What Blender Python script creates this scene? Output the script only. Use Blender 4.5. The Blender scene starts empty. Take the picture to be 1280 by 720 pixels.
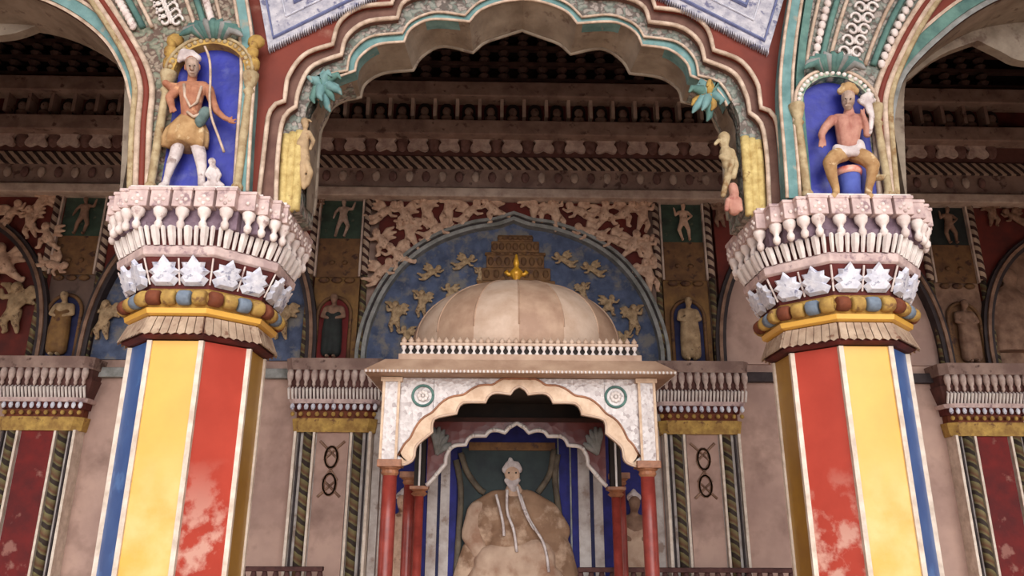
import bpy, math, random
from mathutils import Vector, Matrix
random.seed(7)
C = bpy.context.scene.collection
PI = math.pi
# ---------------------------------------------------------------- camera
FPX = 939.0; TH = math.radians(17.45); RO = math.radians(0.22); YW = math.radians(1.08)
CAM = Vector((0, 0, 1.6))
Fv = Vector((math.sin(YW)*math.cos(TH), math.cos(YW)*math.cos(TH), math.sin(TH)))
r0 = Vector((math.cos(YW), -math.sin(YW), 0)); u0 = r0.cross(Fv)
Rv = math.cos(RO)*r0 + math.sin(RO)*u0; Uv = -math.sin(RO)*r0 + math.cos(RO)*u0
cd = bpy.data.cameras.new('camera'); cam = bpy.data.objects.new('camera', cd); C.objects.link(cam)
cd.sensor_width = 36; cd.lens = FPX/1280*36; cd.clip_start = 0.05
cam.matrix_world = Matrix.Translation(CAM) @ Matrix((Rv, Uv, -Fv)).transposed().to_4x4()
bpy.context.scene.camera = cam
def P(u, v, Y):                       # point of the place that lies at depth Y along this sight line
    d = Fv + (u-640)/FPX*Rv + (360-v)/FPX*Uv
    return CAM + d*(Y/d.y)
def ZH(v, Y, u=640): return P(u, v, Y).z
def MPP(v, Y):                        # metres per pixel there
    p = P(640, v, Y) - CAM
    return p.dot(Fv)/FPX
X0 = 0.21; YC = 6.5; WY = 11.4; GZ = 0.0
# ---------------------------------------------------------------- materials
def lin(c):
    o = []
    for x in c:
        x /= 255; o.append(x/12.92 if x <= .04045 else ((x+.055)/1.055)**2.4)
    return (o[0], o[1], o[2], 1)
def newmat(name):
    m = bpy.data.materials.new(name); m.use_nodes = True
    nt = m.node_tree; b = nt.nodes['Principled BSDF']
    return m, nt, b
def N(nt, t, **k):
    n = nt.nodes.new(t)
    for a, v in k.items():
        if a in n.inputs: n.inputs[a].default_value = v
        else: setattr(n, a, v)
    return n
def ramp(nt, fac, stops, const=False):
    r = nt.nodes.new('ShaderNodeValToRGB'); e = r.color_ramp.elements
    while len(e) < len(stops): e.new(.5)
    for i, (p, c) in enumerate(stops): e[i].position = p; e[i].color = c
    if const: r.color_ramp.interpolation = 'CONSTANT'
    nt.links.new(fac, r.inputs[0]); return r.outputs[0]
def mix(nt, f, a, b):
    m = nt.nodes.new('ShaderNodeMix'); m.data_type = 'RGBA'
    for s, i in ((f, 0), (a, 6), (b, 7)):
        if hasattr(s, 'links'): nt.links.new(s, m.inputs[i])
        else: m.inputs[i].default_value = s
    return m.outputs[2]
def finish(nt, b, col, rough, bump, scale, metal=0):
    nt.links.new(col, b.inputs['Base Color']); b.inputs['Roughness'].default_value = rough
    b.inputs['Metallic'].default_value = metal
    tc = N(nt, 'ShaderNodeTexCoord')
    if bump:
        n = N(nt, 'ShaderNodeTexNoise', Scale=scale*3, Detail=5.0); nt.links.new(tc.outputs['Object'], n.inputs['Vector'])
        bp = N(nt, 'ShaderNodeBump', Strength=bump, Distance=.02); nt.links.new(n.outputs['Fac'], bp.inputs['Height'])
        nt.links.new(bp.outputs[0], b.inputs['Normal'])
def noisy(nt, c1, c2, scale, lo=.35, hi=.65, detail=6., seed=0):
    tc = N(nt, 'ShaderNodeTexCoord'); mp = N(nt, 'ShaderNodeMapping'); mp.inputs['Location'].default_value = (seed, seed*2, seed*3)
    nt.links.new(tc.outputs['Object'], mp.inputs[0])
    n = N(nt, 'ShaderNodeTexNoise', Scale=scale, Detail=detail, Roughness=.6); nt.links.new(mp.outputs[0], n.inputs['Vector'])
    return ramp(nt, n.outputs['Fac'], [(lo, c1), (hi, c2)])
def mat(name, c1, c2=None, scale=6, rough=.8, bump=.25, wear=None, wlo=.58, whi=.66, wscale=None, metal=0, low=None):
    m, nt, b = newmat(name)
    c1 = lin(c1); c2 = lin(c2) if c2 else tuple(x*.75 for x in c1[:3])+(1,)
    col = noisy(nt, c1, c2, scale)
    if wear:
        w = noisy(nt, (0, 0, 0, 1), (1, 1, 1, 1), wscale or scale*.5, wlo, whi, 8, 5.3)
        if low:      # knocks and scuffs only where people and bags brush past
            tc = N(nt, 'ShaderNodeTexCoord'); sp = N(nt, 'ShaderNodeSeparateXYZ'); nt.links.new(tc.outputs['Object'], sp.inputs[0])
            mr = N(nt, 'ShaderNodeMapRange'); nt.links.new(sp.outputs[2], mr.inputs[0])
            mr.inputs[1].default_value = low+.35; mr.inputs[2].default_value = low-.25
            mm = N(nt, 'ShaderNodeMath', operation='MULTIPLY'); nt.links.new(mr.outputs[0], mm.inputs[0]); nt.links.new(w, mm.inputs[1]); w = mm.outputs[0]
        col = mix(nt, w, col, lin(wear))
    finish(nt, b, col, rough, bump, scale, metal); return m
def stripemat(name, c1, c2, vec, duty=.5, c3=None, rough=.8):   # bands of two colours along vec (1/metres)
    m, nt, b = newmat(name)
    tc = N(nt, 'ShaderNodeTexCoord'); d = N(nt, 'ShaderNodeVectorMath', operation='DOT_PRODUCT'); d.inputs[1].default_value = vec
    nt.links.new(tc.outputs['Object'], d.inputs[0])
    n = N(nt, 'ShaderNodeTexNoise', Scale=6., Detail=3.); nt.links.new(tc.outputs['Object'], n.inputs['Vector'])
    ad = N(nt, 'ShaderNodeMath', operation='MULTIPLY_ADD'); ad.inputs[1].default_value = .35
    nt.links.new(n.outputs['Fac'], ad.inputs[0]); nt.links.new(d.outputs['Value'], ad.inputs[2])
    f = N(nt, 'ShaderNodeMath', operation='FRACT'); nt.links.new(ad.outputs[0], f.inputs[0])
    st = [(0, lin(c1)), (duty-.04, lin(c1)), (duty, lin(c2)), (.96, lin(c2))]
    if c3: st = [(0, lin(c1)), (duty-.04, lin(c1)), (duty, lin(c2)), (duty+.2, lin(c3)), (.96, lin(c2))]
    col = ramp(nt, f.outputs[0], st)
    w = noisy(nt, (.55, .55, .55, 1), (1, 1, 1, 1), 9)
    mm = nt.nodes.new('ShaderNodeMix'); mm.data_type = 'RGBA'; mm.blend_type = 'MULTIPLY'; mm.inputs[0].default_value = .6
    nt.links.new(col, mm.inputs[6]); nt.links.new(w, mm.inputs[7])
    finish(nt, b, mm.outputs[2], rough, .2, 8); return m
def floral(name, cl, cd_, scale=14, cc=None, th=.5, rough=.8):  # carved scrollwork: pale leaves on a dark ground
    m, nt, b = newmat(name)
    tc = N(nt, 'ShaderNodeTexCoord')
    n0 = N(nt, 'ShaderNodeTexNoise', Scale=scale*.6, Detail=2.); nt.links.new(tc.outputs['Object'], n0.inputs['Vector'])
    va = N(nt, 'ShaderNodeVectorMath', operation='MULTIPLY_ADD'); va.inputs[1].default_value = (.12, .12, .12)
    nt.links.new(n0.outputs['Color'], va.inputs[0]); nt.links.new(tc.outputs['Object'], va.inputs[2])
    v = N(nt, 'ShaderNodeTexVoronoi', Scale=float(scale)); nt.links.new(va.outputs[0], v.inputs['Vector'])
    col = ramp(nt, v.outputs['Distance'], [(th-.12, lin(cl)), (th+.12, lin(cd_))])
    if cc:
        w = ramp(nt, v.outputs['Color'], [(.55, (0, 0, 0, 1)), (.6, (1, 1, 1, 1))])
        col = mix(nt, w, col, mix(nt, .5, col, lin(cc)))
    nt.links.new(col, b.inputs['Base Color']); b.inputs['Roughness'].default_value = rough
    bp = N(nt, 'ShaderNodeBump', Strength=.6, Distance=.03); bp.invert = True; nt.links.new(v.outputs['Distance'], bp.inputs['Height'])
    nt.links.new(bp.outputs[0], b.inputs['Normal']); return m
def mosaic(name, c1, c2, scale=30, rough=.3, c3=None):
    m, nt, b = newmat(name)
    tc = N(nt, 'ShaderNodeTexCoord'); v = N(nt, 'ShaderNodeTexVoronoi', Scale=float(scale)); nt.links.new(tc.outputs['Object'], v.inputs['Vector'])
    st = [(.1, lin(c1)), (.5, lin(c2)), (.8, lin(c1))]
    if c3: st.append((.95, lin(c3)))
    sep = N(nt, 'ShaderNodeSeparateColor'); nt.links.new(v.outputs['Color'], sep.inputs[0])
    col = ramp(nt, sep.outputs[0], st)
    w = noisy(nt, (0, 0, 0, 1), (1, 1, 1, 1), 4)
    col = mix(nt, w, col, mix(nt, .5, col, lin(c2)))
    nt.links.new(col, b.inputs['Base Color']); b.inputs['Roughness'].default_value = rough
    bp = N(nt, 'ShaderNodeBump', Strength=.4, Distance=.01); nt.links.new(v.outputs['Distance'], bp.inputs['Height'])
    nt.links.new(bp.outputs[0], b.inputs['Normal']); return m
M = {}
def g(k, *a, **kw): M[k] = mat(k, *a, **kw)
g('yellow', (236, 184, 84), (226, 172, 78), scale=2, rough=.35, bump=.05, wear=(240, 214, 150), wscale=1.6, wlo=.4, whi=.7, low=1.9)
g('red', (196, 76, 60), (180, 66, 52), scale=2, rough=.3, bump=.05, wear=(222, 168, 152), wscale=4, wlo=.5, whi=.6, low=1.75)
g('blue', (76, 112, 172), (60, 94, 156), scale=3, rough=.35, bump=.05, wear=(90, 130, 190), wscale=3)
g('ochre', (176, 132, 40), (156, 112, 34), scale=3, rough=.4, bump=.05)
g('cream_line', (235, 220, 205), (200, 182, 165), scale=8, rough=.6, bump=.1)
g('bead_cream', (222, 198, 178), (170, 145, 125), scale=10, rough=.7)
g('stone_pink', (222, 198, 192), (182, 156, 154), scale=7, wear=(150, 124, 128), wscale=9)
g('stone_pale', (242, 230, 224), (214, 196, 190), scale=8, wear=(176, 150, 146), wscale=10)
g('lilac', (140, 118, 130), (96, 74, 88), scale=9)
g('leaf_white', (236, 236, 244), (196, 198, 214), scale=12, wear=(140, 142, 166), wscale=14)
g('maroon', (104, 38, 34), (70, 26, 24), scale=5)
g('petal_grey', (196, 172, 148), (160, 134, 114), scale=8, wear=(128, 92, 74), wscale=10)
g('bead_blue', (128, 142, 158), (96, 108, 124), scale=8)
g('bead_brown', (128, 66, 38), (96, 46, 28), scale=8)
g('gold', (196, 160, 84), (150, 114, 60), scale=9, wear=(120, 84, 52), wscale=10)
g('gold_jamb', (214, 192, 128), (176, 148, 88), scale=12, wear=(150, 118, 70), wscale=9)
g('gold_pale', (192, 174, 138), (152, 128, 94), scale=12, wear=(140, 108, 70), wscale=9)
g('spandrel', (128, 52, 36), (108, 42, 30), scale=2.5, rough=.7, wear=(150, 100, 84), wscale=3, wlo=.64, whi=.75)
g('brown_band', (122, 88, 76), (92, 60, 52), scale=5)
g('turq', (124, 162, 162), (86, 124, 124), scale=5, wear=(150, 150, 138), wscale=6)
g('turq_deep', (104, 142, 132), (70, 104, 100), scale=6)
g('soffit', (158, 144, 128), (124, 110, 96), scale=4, wear=(108, 90, 78), wscale=5)
g('niche_blue', (44, 52, 160), (34, 40, 128), scale=5, rough=.5, wear=(96, 100, 160), wscale=4, wlo=.6, whi=.8)
g('skin_orange', (186, 130, 100), (150, 92, 68), scale=9, wear=(214, 160, 120), wscale=8)
g('skin_pink', (196, 146, 128), (164, 106, 92), scale=8, wear=(150, 80, 74), wscale=7)
g('skin_face', (190, 164, 148), (150, 124, 108), scale=14)
g('ochre_cloth', (190, 154, 108), (156, 116, 74), scale=9, wear=(216, 190, 150), wscale=10)
g('white_cloth', (226, 216, 214), (186, 170, 168), scale=9, wear=(150, 130, 125), wscale=9)
g('teal_cloth', (110, 130, 128), (80, 98, 96), scale=9)
g('sky_blue', (84, 100, 180), (60, 72, 150), scale=5)
g('eye_dark', (40, 26, 22), (30, 20, 18), scale=20)
g('plaster', (192, 160, 146), (164, 134, 124), scale=1.1, rough=.9, wear=(140, 112, 102), wscale=1.7, wlo=.5, whi=.72)
g('plaster_dark', (110, 88, 78), (84, 64, 58), scale=1.5, wear=(60, 44, 40), wscale=2)
g('cornice', (166, 140, 128), (126, 100, 92), scale=3, wear=(96, 72, 66), wscale=6)
g('lattice', (84, 58, 52), (60, 40, 36), scale=5)
g('cornice_dark', (108, 68, 62), (80, 50, 46), scale=4)
g('cornice_pale', (206, 186, 172), (166, 142, 130), scale=5)
g('quatre', (216, 196, 186), (172, 146, 138), scale=9)
g('oval', (134, 100, 94), (98, 68, 64), scale=9)
g('wall_red', (112, 40, 30), (80, 30, 26), scale=3)
g('mural_blue', (88, 100, 130), (62, 72, 98), scale=6, wear=(122, 118, 116), wscale=4, wlo=.5, whi=.62)
g('mould_grey', (158, 158, 156), (116, 116, 112), scale=6)
g('relief', (222, 188, 162), (180, 142, 120), scale=6, wear=(140, 104, 84), wscale=6)
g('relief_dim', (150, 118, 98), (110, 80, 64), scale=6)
g('relief_gold', (190, 162, 126), (142, 116, 86), scale=7, wear=(100, 74, 56), wscale=7)
g('temple', (138, 100, 62), (104, 72, 48), scale=6, wear=(90, 64, 54), wscale=8)
g('green_panel', (58, 78, 64), (42, 54, 46), scale=5, wear=(92, 90, 72), wscale=6)
g('brown_panel', (122, 88, 54), (88, 58, 38), scale=5, wear=(70, 44, 34), wscale=6)
g('ochre_wall', (140, 104, 58), (104, 72, 42), scale=5, wear=(86, 54, 40), wscale=5)
g('robe_dark', (40, 46, 44), (28, 30, 30), scale=6)
g('navy', (38, 42, 84), (26, 28, 60), scale=6)
g('deep_blue', (44, 46, 128), (32, 34, 96), scale=5)
g('dark_red', (120, 26, 24), (88, 20, 22), scale=3, wear=(150, 100, 90), wscale=2.4, wlo=.6, whi=.66)
g('white_paint', (206, 198, 194), (168, 154, 148), scale=5, wear=(150, 130, 120), wscale=4)
g('line_dark', (62, 52, 54), (46, 36, 38), scale=6)
g('post_red', (158, 66, 56), (124, 46, 40), scale=6, rough=.35, bump=.05)
g('cap_brown', (176, 118, 84), (130, 84, 60), scale=9, rough=.5)
g('canopy_cream', (192, 160, 136), (166, 132, 110), scale=4, rough=.6)
g('canopy_light', (210, 184, 164), (188, 158, 136), scale=4, rough=.6)
g('arch_cream', (222, 192, 162), (194, 158, 126), scale=8, rough=.4)
g('finial_gold', (222, 168, 52), (190, 132, 34), scale=9, rough=.35, metal=.3)
g('bead_white', (236, 228, 222), (214, 200, 196), scale=9, rough=.25, bump=0)
g('dark_brown', (70, 38, 30), (50, 26, 22), scale=8)  # plain dark brown of the canopy's inner rail
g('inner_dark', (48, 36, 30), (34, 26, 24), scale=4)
g('teal_dark', (60, 72, 72), (46, 54, 58), scale=3)
g('drape', (116, 104, 88), (78, 68, 58), scale=6)
g('robe_brown', (158, 124, 98), (124, 92, 70), scale=3, wear=(196, 166, 142), wscale=2.5, wlo=.5, whi=.62)
g('robe_cream', (196, 168, 146), (168, 138, 118), scale=3, wear=(150, 112, 90), wscale=2.5, wlo=.5, whi=.65)
g('rail_brown', (96, 60, 56), (70, 40, 38), scale=8)
g('floor_tile', (226, 204, 180), (210, 186, 162), scale=1.5)
g('ceiling', (110, 94, 84), (70, 58, 52), scale=2)
g('fringe', (206, 202, 208), (160, 158, 172), scale=14, wear=(112, 112, 140), wscale=12)
g('fringe_blue', (120, 128, 168), (92, 98, 140), scale=12)
M['floral'] = floral('floral', (166, 154, 146), (104, 94, 88), 20, (120, 140, 130))
M['floral_small'] = floral('floral_small', (176, 160, 152), (82, 60, 56), 16, (110, 70, 60))
M['floral_tan'] = floral('floral_tan', (162, 146, 130), (104, 84, 74), 20, (120, 140, 120))
M['floral_green'] = floral('floral_green', (190, 186, 164), (72, 96, 84), 14, (130, 160, 140))
M['mirror'] = mosaic('mirror', (226, 218, 216), (190, 178, 176), 26, .22, (150, 132, 130))
M['mirror_red'] = mosaic('mirror_red', (118, 60, 56), (96, 30, 30), 9, .3)
M['rope_bw'] = stripemat('rope_bw', (66, 36, 34), (190, 166, 146), (5.5, 0, 7.0), .45)
M['rope_h'] = stripemat('rope_h', (52, 34, 34), (176, 150, 132), (6.5, 0, 6.5), .5)
M['rope_green'] = stripemat('rope_green', (60, 46, 40), (132, 124, 84), (3.2, 0, 5.0), .35, (110, 70, 50))
# ---------------------------------------------------------------- mesh building
ORG = {}
class MB:
    def __init__(s): s.v = []; s.f = []; s.m = []
    def add(s, vs, fs, mi=0):
        n = len(s.v); s.v += [Vector(p) for p in vs]; s.f += [[i+n for i in f] for f in fs]; s.m += [mi]*len(fs); return s
    def box(s, x0, x1, y0, y1, z0, z1, mi=0):
        x0, x1 = min(x0, x1), max(x0, x1); z0, z1 = min(z0, z1), max(z0, z1)
        return s.add([(x, y, z) for x in (x0, x1) for y in (y0, y1) for z in (z0, z1)],
              [(0, 1, 3, 2), (4, 6, 7, 5), (0, 4, 5, 1), (2, 3, 7, 6), (0, 2, 6, 4), (1, 5, 7, 3)], mi)
    def strip(s, A, B, y0, y1, mi=0):   # slab between two polylines of (x,z), front y0, back y1
        n = len(A); vs = []
        for a, b in zip(A, B): vs += [(a[0], y0, a[1]), (b[0], y0, b[1]), (a[0], y1, a[1]), (b[0], y1, b[1])]
        fs = []
        for i in range(n-1):
            k = 4*i; q = k+4
            fs += [(k, q, q+1, k+1), (k+2, k+3, q+3, q+2), (k, k+2, q+2, q), (k+1, q+1, q+3, k+3)]
        fs += [(0, 1, 3, 2), (4*n-4, 4*n-2, 4*n-1, 4*n-3)]
        return s.add(vs, fs, mi)
    def ruled(s, A, B, mi=0):           # A, B lists of 3-D points
        n = len(A); return s.add(list(A)+list(B), [(i, i+1, n+i+1, n+i) for i in range(n-1)], mi)
    def prism(s, poly, y0, y1, mi=0):   # poly (x,z), star-shaped about its centre
        n = len(poly); cx = sum(p[0] for p in poly)/n; cz = sum(p[1] for p in poly)/n
        vs = [(p[0], y0, p[1]) for p in poly]+[(p[0], y1, p[1]) for p in poly]+[(cx, y0, cz), (cx, y1, cz)]
        fs = []
        for i in range(n):
            j = (i+1) % n; fs += [(i, j, 2*n), (n+j, n+i, 2*n+1), (i, n+i, n+j, j)]
        return s.add(vs, fs, mi)
    def tube(s, pts, r, n=8, mi=0, ry=None):
        pts = [Vector(p) for p in pts]; rings = []
        rr = r if isinstance(r, (list, tuple)) else [r]*len(pts)
        for i, p in enumerate(pts):
            t = (pts[min(i+1, len(pts)-1)]-pts[max(i-1, 0)])
            t = t.normalized() if t.length > 1e-9 else Vector((0, 0, 1))
            a = t.cross(Vector((0, 1, 0)))
            if a.length < .05: a = t.cross(Vector((1, 0, 0)))
            a.normalize(); b = t.cross(a)
            rings.append([p+a*math.cos(2*PI*k/n)*rr[i]+b*math.sin(2*PI*k/n)*rr[i] for k in range(n)])
        return s.loft(rings, mi)
    def loft(s, rings, mi=0, cap=True):
        n = len(rings[0]); vs = [p for r in rings for p in r]; fs = []
        for i in range(len(rings)-1):
            for k in range(n):
                k2 = (k+1) % n; m_ = mi(i, k) if callable(mi) else mi
                s.m.append(m_); fs.append([i*n+k, i*n+k2, (i+1)*n+k2, (i+1)*n+k])
        base = len(s.v); s.v += [Vector(p) for p in vs]; s.f += [[i+base for i in f] for f in fs]
        if cap:
            s.f.append([base+k for k in range(n)][::-1]); s.m.append(0 if callable(mi) else mi)
            s.f.append([base+(len(rings)-1)*n+k for k in range(n)]); s.m.append(0 if callable(mi) else mi)
        return s
    def lathe(s, c, prof, n=24, mi=0, off=0, flat=False):  # prof (r, z); flat: r is apothem of an n-gon
        k_ = 1/math.cos(PI/n) if flat else 1
        return s.loft([[(c[0]+r*k_*math.cos(off+2*PI*k/n), c[1]+r*k_*math.sin(off+2*PI*k/n), z) for k in range(n)] for r, z in prof], mi)
    def ell(s, c, r, n=10, mi=0):
        if not hasattr(r, '__len__'): r = (r, r, r)
        rings = []
        for i in range(n//2+1):
            t = -PI/2+PI*i/(n//2); t = max(min(t, PI/2-.05), -PI/2+.05)
            rings.append([(c[0]+r[0]*math.cos(t)*math.cos(2*PI*k/n), c[1]+r[1]*math.cos(t)*math.sin(2*PI*k/n), c[2]+r[2]*math.sin(t)) for k in range(n)])
        return s.loft(rings, mi)
    def caps(s, ch, n=10):               # rounded tapering chain of (x,y,z,r)
        for a, b in zip(ch, ch[1:]):
            s.tube([a[:3], b[:3]], [a[3], b[3]], n)
        for a in ch: s.ell(a[:3], a[3], n)
        return s
    def build(s, name, mats, parent=None, origin=None, smooth=False, bevel=0, solid=True):
        org = Vector(origin) if origin is not None else (ORG[parent.name] if parent else None)
        if org is None:
            xs = [p.x for p in s.v]; ys = [p.y for p in s.v]; org = Vector(((min(xs)+max(xs))/2, (min(ys)+max(ys))/2, min(p.z for p in s.v)))
        me = bpy.data.meshes.new(name); me.from_pydata([p-org for p in s.v], [], s.f)
        if not isinstance(mats, (list, tuple)): mats = [mats]
        for m in mats: me.materials.append(M[m] if isinstance(m, str) else m)
        for p, i in zip(me.polygons, s.m): p.material_index = i; p.use_smooth = smooth
        me.update()
        import bmesh
        bm = bmesh.new(); bm.from_mesh(me); bmesh.ops.recalc_face_normals(bm, faces=bm.faces); bm.to_mesh(me); bm.free()
        return link(name, me, parent, org, bevel)
def link(name, me, parent, org, bevel=0):
    o = bpy.data.objects.new(name, me); C.objects.link(o)
    if parent: o.parent = parent; o.location = org-ORG[parent.name]
    else: o.location = org
    ORG[o.name] = Vector(org)
    if bevel:
        b = o.modifiers.new('bevel', 'BEVEL'); b.width = bevel; b.segments = 2; b.limit_method = 'ANGLE'
    return o
def thing(name, label, cat, loc, group=None):
    o = bpy.data.objects.new(name, None); C.objects.link(o); o.location = loc; ORG[o.name] = Vector(loc)
    return tag(o, label, cat, group)
def tag(o, label, cat, group=None):
    o['label'] = label; o['category'] = cat
    if group: o['group'] = group
    return o
def struct(o): o['kind'] = 'structure'; return o
def semp(name, loc=(0, 0, 0)):
    o = bpy.data.objects.new(name, None); C.objects.link(o); o.location = loc; ORG[o.name] = Vector(loc); return struct(o)
def fuse(mb, voxel, smooth=4):            # melt overlapping limbs into one continuous skin
    me = bpy.data.meshes.new('t'); me.from_pydata(mb.v, [], mb.f); o = bpy.data.objects.new('t', me); C.objects.link(o)
    r = o.modifiers.new('r', 'REMESH'); r.mode = 'VOXEL'; r.voxel_size = voxel; r.use_smooth_shade = True
    s = o.modifiers.new('s', 'SMOOTH'); s.factor = .5; s.iterations = smooth
    dg = bpy.context.evaluated_depsgraph_get(); out = bpy.data.meshes.new_from_object(o.evaluated_get(dg))
    bpy.data.objects.remove(o); bpy.data.meshes.remove(me)
    for p in out.polygons: p.use_smooth = True
    return out
def fused(name, mb, m, parent, voxel, origin=None, smooth=4, flat=None):
    org = Vector(origin) if origin is not None else ORG[parent.name]
    q = MB(); q.v = [p-org for p in mb.v]; q.f = mb.f; q.m = mb.m
    me = fuse(q, voxel, smooth); me.name = name; me.materials.clear(); me.materials.append(M[m])
    if flat:                                # shallow relief resting on the wall, cut off at the ledge below
        for v in me.vertices: v.co.y = v.co.y*flat; v.co.z = max(v.co.z, 0)
    return link(name, me, parent, org)
def dup(o, loc, sc=(1, 1, 1), roty=0, parent=None):
    c = o.copy(); C.objects.link(c); c.location = loc
    if parent is None: c.scale = sc; c.rotation_euler = (0, roty, 0)
    for ch in o.children:
        d = ch.copy(); C.objects.link(d); d.parent = c
        for g2 in ch.children:
            e = g2.copy(); C.objects.link(e); e.parent = d
    return c
def cat_rom(pts, n=6):
    out = []
    for i in range(len(pts)-1):
        p0 = pts[max(i-1, 0)]; p1 = pts[i]; p2 = pts[i+1]; p3 = pts[min(i+2, len(pts)-1)]
        for k in range(n):
            t = k/n
            out.append(tuple(.5*((2*b)+(-a+c)*t+(2*a-5*b+4*c-d)*t*t+(-a+3*b-3*c+d)*t**3) for a, b, c, d in zip(p0, p1, p2, p3)))
    out.append(tuple(pts[-1])); return out
def resample(pts, n):
    L = [0]
    for a, b in zip(pts, pts[1:]): L.append(L[-1]+math.dist(a, b))
    out = []; j = 0
    for i in range(n+1):
        t = L[-1]*i/n
        while j < len(L)-2 and L[j+1] < t: j += 1
        f = (t-L[j])/max(L[j+1]-L[j], 1e-9); out.append(tuple(a+(b-a)*f for a, b in zip(pts[j], pts[j+1])))
    return out
def w2(pts, Y): return [(P(u, v, Y).x, P(u, v, Y).z) for u, v in pts]
def lobes(segs, Y, n=14):       # lobes share their end points, giving the cusps
    out = []
    for i, sg in enumerate(segs):
        q = resample(cat_rom(w2(sg, Y)), n)
        out += q if i == 0 else q[1:]
    return out
def mirrored(pts, cx): return pts+[(2*cx-x, z) for x, z in pts[::-1][1:]]
def t3(pts, Y): return [(x, Y, z) for x, z in pts]
# ---------------------------------------------------------------- setting
TOP = 10.6
struct(MB().box(-16, 16, -14, WY+.6, -.2, 0).build('floor', 'floor_tile'))
struct(MB().box(-13, 13, 5.9, WY+.6, TOP, TOP+.3).build('ceiling', 'ceiling'))
struct(MB().box(-13.4, -13, 5.9, WY+.6, 0, TOP).build('wall_left', 'plaster_dark'))
struct(MB().box(13, 13.4, 5.9, WY+.6, 0, TOP).build('wall_right', 'plaster_dark'))
struct(MB().box(-6.1, -5.8, .5, 6.0, 0, 8.7).build('wall_added_shade_left', 'plaster'))  # added wall out of view, keeps light off the left outer bay
struct(MB().box(6.2, 6.5, .5, 6.0, 0, 8.7).build('wall_added_shade_right', 'plaster'))  # unseen counterpart, likewise added to darken the right outer bay
struct(MB().box(-6.1, 6.5, .5, 6.0, 8.7, 8.9).build('ceiling', 'ceiling'))  # added slab overhead, out of view, dims the upper piers
struct(MB().box(-13, 13, WY, WY+.5, 0, TOP).build('wall_back', 'plaster'))
# ---------------------------------------------------------------- the arcade wall with its cusped arch
def seg(*s): return [list(x) for x in s]
A_ = seg([(322, 262), (324, 235), (329, 190), (334, 153), (342, 133), (356, 127)], [(356, 127), (360, 98), (381, 69), (416, 56)], [(416, 56), (425, 28), (450, 10), (490, 5)], [(490, 5), (500, -18), (530, -32), (570, -32)], [(570, -32), (585, -52), (615, -64), (653, -75)])
B_ = seg([(345, 262), (346, 225), (348, 190), (352, 158), (358, 143), (370, 134)], [(370, 134), (374, 112), (390, 84), (427, 69)], [(427, 69), (434, 46), (458, 28), (497, 23)], [(497, 23), (505, 3), (535, -8), (577, -8)], [(577, -8), (592, -28), (620, -38), (653, -50)])
C_ = seg([(374, 262), (377, 225), (379, 190), (381, 165), (382, 140), (388, 126)], [(388, 126), (400, 104), (412, 93), (434, 88)], [(434, 88), (439, 66), (462, 46), (503, 41)], [(503, 41), (514, 26), (544, 15), (581, 19)], [(581, 19), (598, 3), (625, -8), (653, -14)])
D_ = seg([(384, 262), (385, 225), (386, 195), (387, 170), (389, 150), (396, 138)], [(396, 138), (404, 118), (420, 102), (445, 92)], [(445, 92), (450, 76), (472, 60), (506, 56)], [(506, 56), (514, 40), (540, 28), (587, 31)], [(587, 31), (600, 17), (625, 7), (653, 3)])
E_ = seg([(391, 268), (394, 240), (396, 205), (398, 178), (400, 162), (406, 150)], [(406, 150), (414, 134), (430, 124), (450, 120)], [(450, 120), (455, 104), (478, 90), (516, 86)], [(516, 86), (526, 70), (552, 56), (591, 64)], [(591, 64), (605, 52), (628, 44), (653, 36)])
CX = P(654, 3, 6.2).x
def full(S, Y): return mirrored(lobes(S, Y), CX)
A = full(A_, 6.0); B = full(B_, 6.05); Cc = full(C_, 6.12); D = full(D_, 6.2); E = full(E_, 6.6)
capz = ZH(236, 5.8)-.055                      # top of the column capitals
# side arches: front edge of the opening, outward on either side
SL = w2([(163, 262), (163, 225), (165, 150), (160, 118), (153, 91), (131, 53), (94, 22), (50, 0), (0, -12), (-80, -15)], 6.0)
SR = w2([(1124, 262), (1120, 225), (1117, 160), (1124, 115), (1137, 88), (1171, 53), (1215, 18), (1265, -6), (1330, -15), (1400, -16)], 6.0)
SL = resample(cat_rom(SL), 40); SR = resample(cat_rom(SR), 40)
def mono(L, s):
    out = [L[0]]
    for p in L[1:]: out.append((max(p[0], out[-1][0]+1e-4) if s > 0 else min(p[0], out[-1][0]-1e-4), p[1]))
    return out
h_ = len(A)//2; A = mono(A[:h_+1], 1); A = A+[(2*CX-x, z) for x, z in A[::-1][1:]]
SL = mono(SL, -1); SR = mono(SR, 1)
wf = MB()
def up(pts, z): return [(x, z) for x, _ in pts]
for pts in (A, SL[::-1], SR): wf.strip(pts, up(pts, TOP), 6.0, 6.62)
xs = sorted([SL[0][0], A[0][0]]); wf.box(SL[0][0], A[0][0], 6.0, 6.62, min(SL[0][1], A[0][1]), TOP); wf.box(A[-1][0], SR[0][0], 6.0, 6.62, min(SL[0][1], A[0][1]), TOP)
wf.box(-13, SL[-1][0], 6.0, 6.62, 4.6, TOP); wf.box(SR[-1][0], 13, 6.0, 6.62, 4.6, TOP)
front = struct(wf.build('wall_front', 'spandrel', origin=(0, 6.5, 0)))
MB().strip(B, A, 6.05, 6.6).build('arch_hollow_band', 'brown_band', front, origin=(0, 6, 0))
MB().strip(Cc, B, 6.12, 6.6).build('arch_scroll_band', 'floral', front, origin=(0, 6, 0))
mb = MB(); ctop = Cc[16:-16]; dtop = D[16:-16]
mb.strip(dtop, ctop, 6.15, 6.3).build('arch_turquoise_band', 'turq', front, origin=(0, 6, 0))
MB().tube(t3(A, 5.99), .021, 8).build('arch_bead_moulding', 'bead_cream', front, smooth=True)
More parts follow.
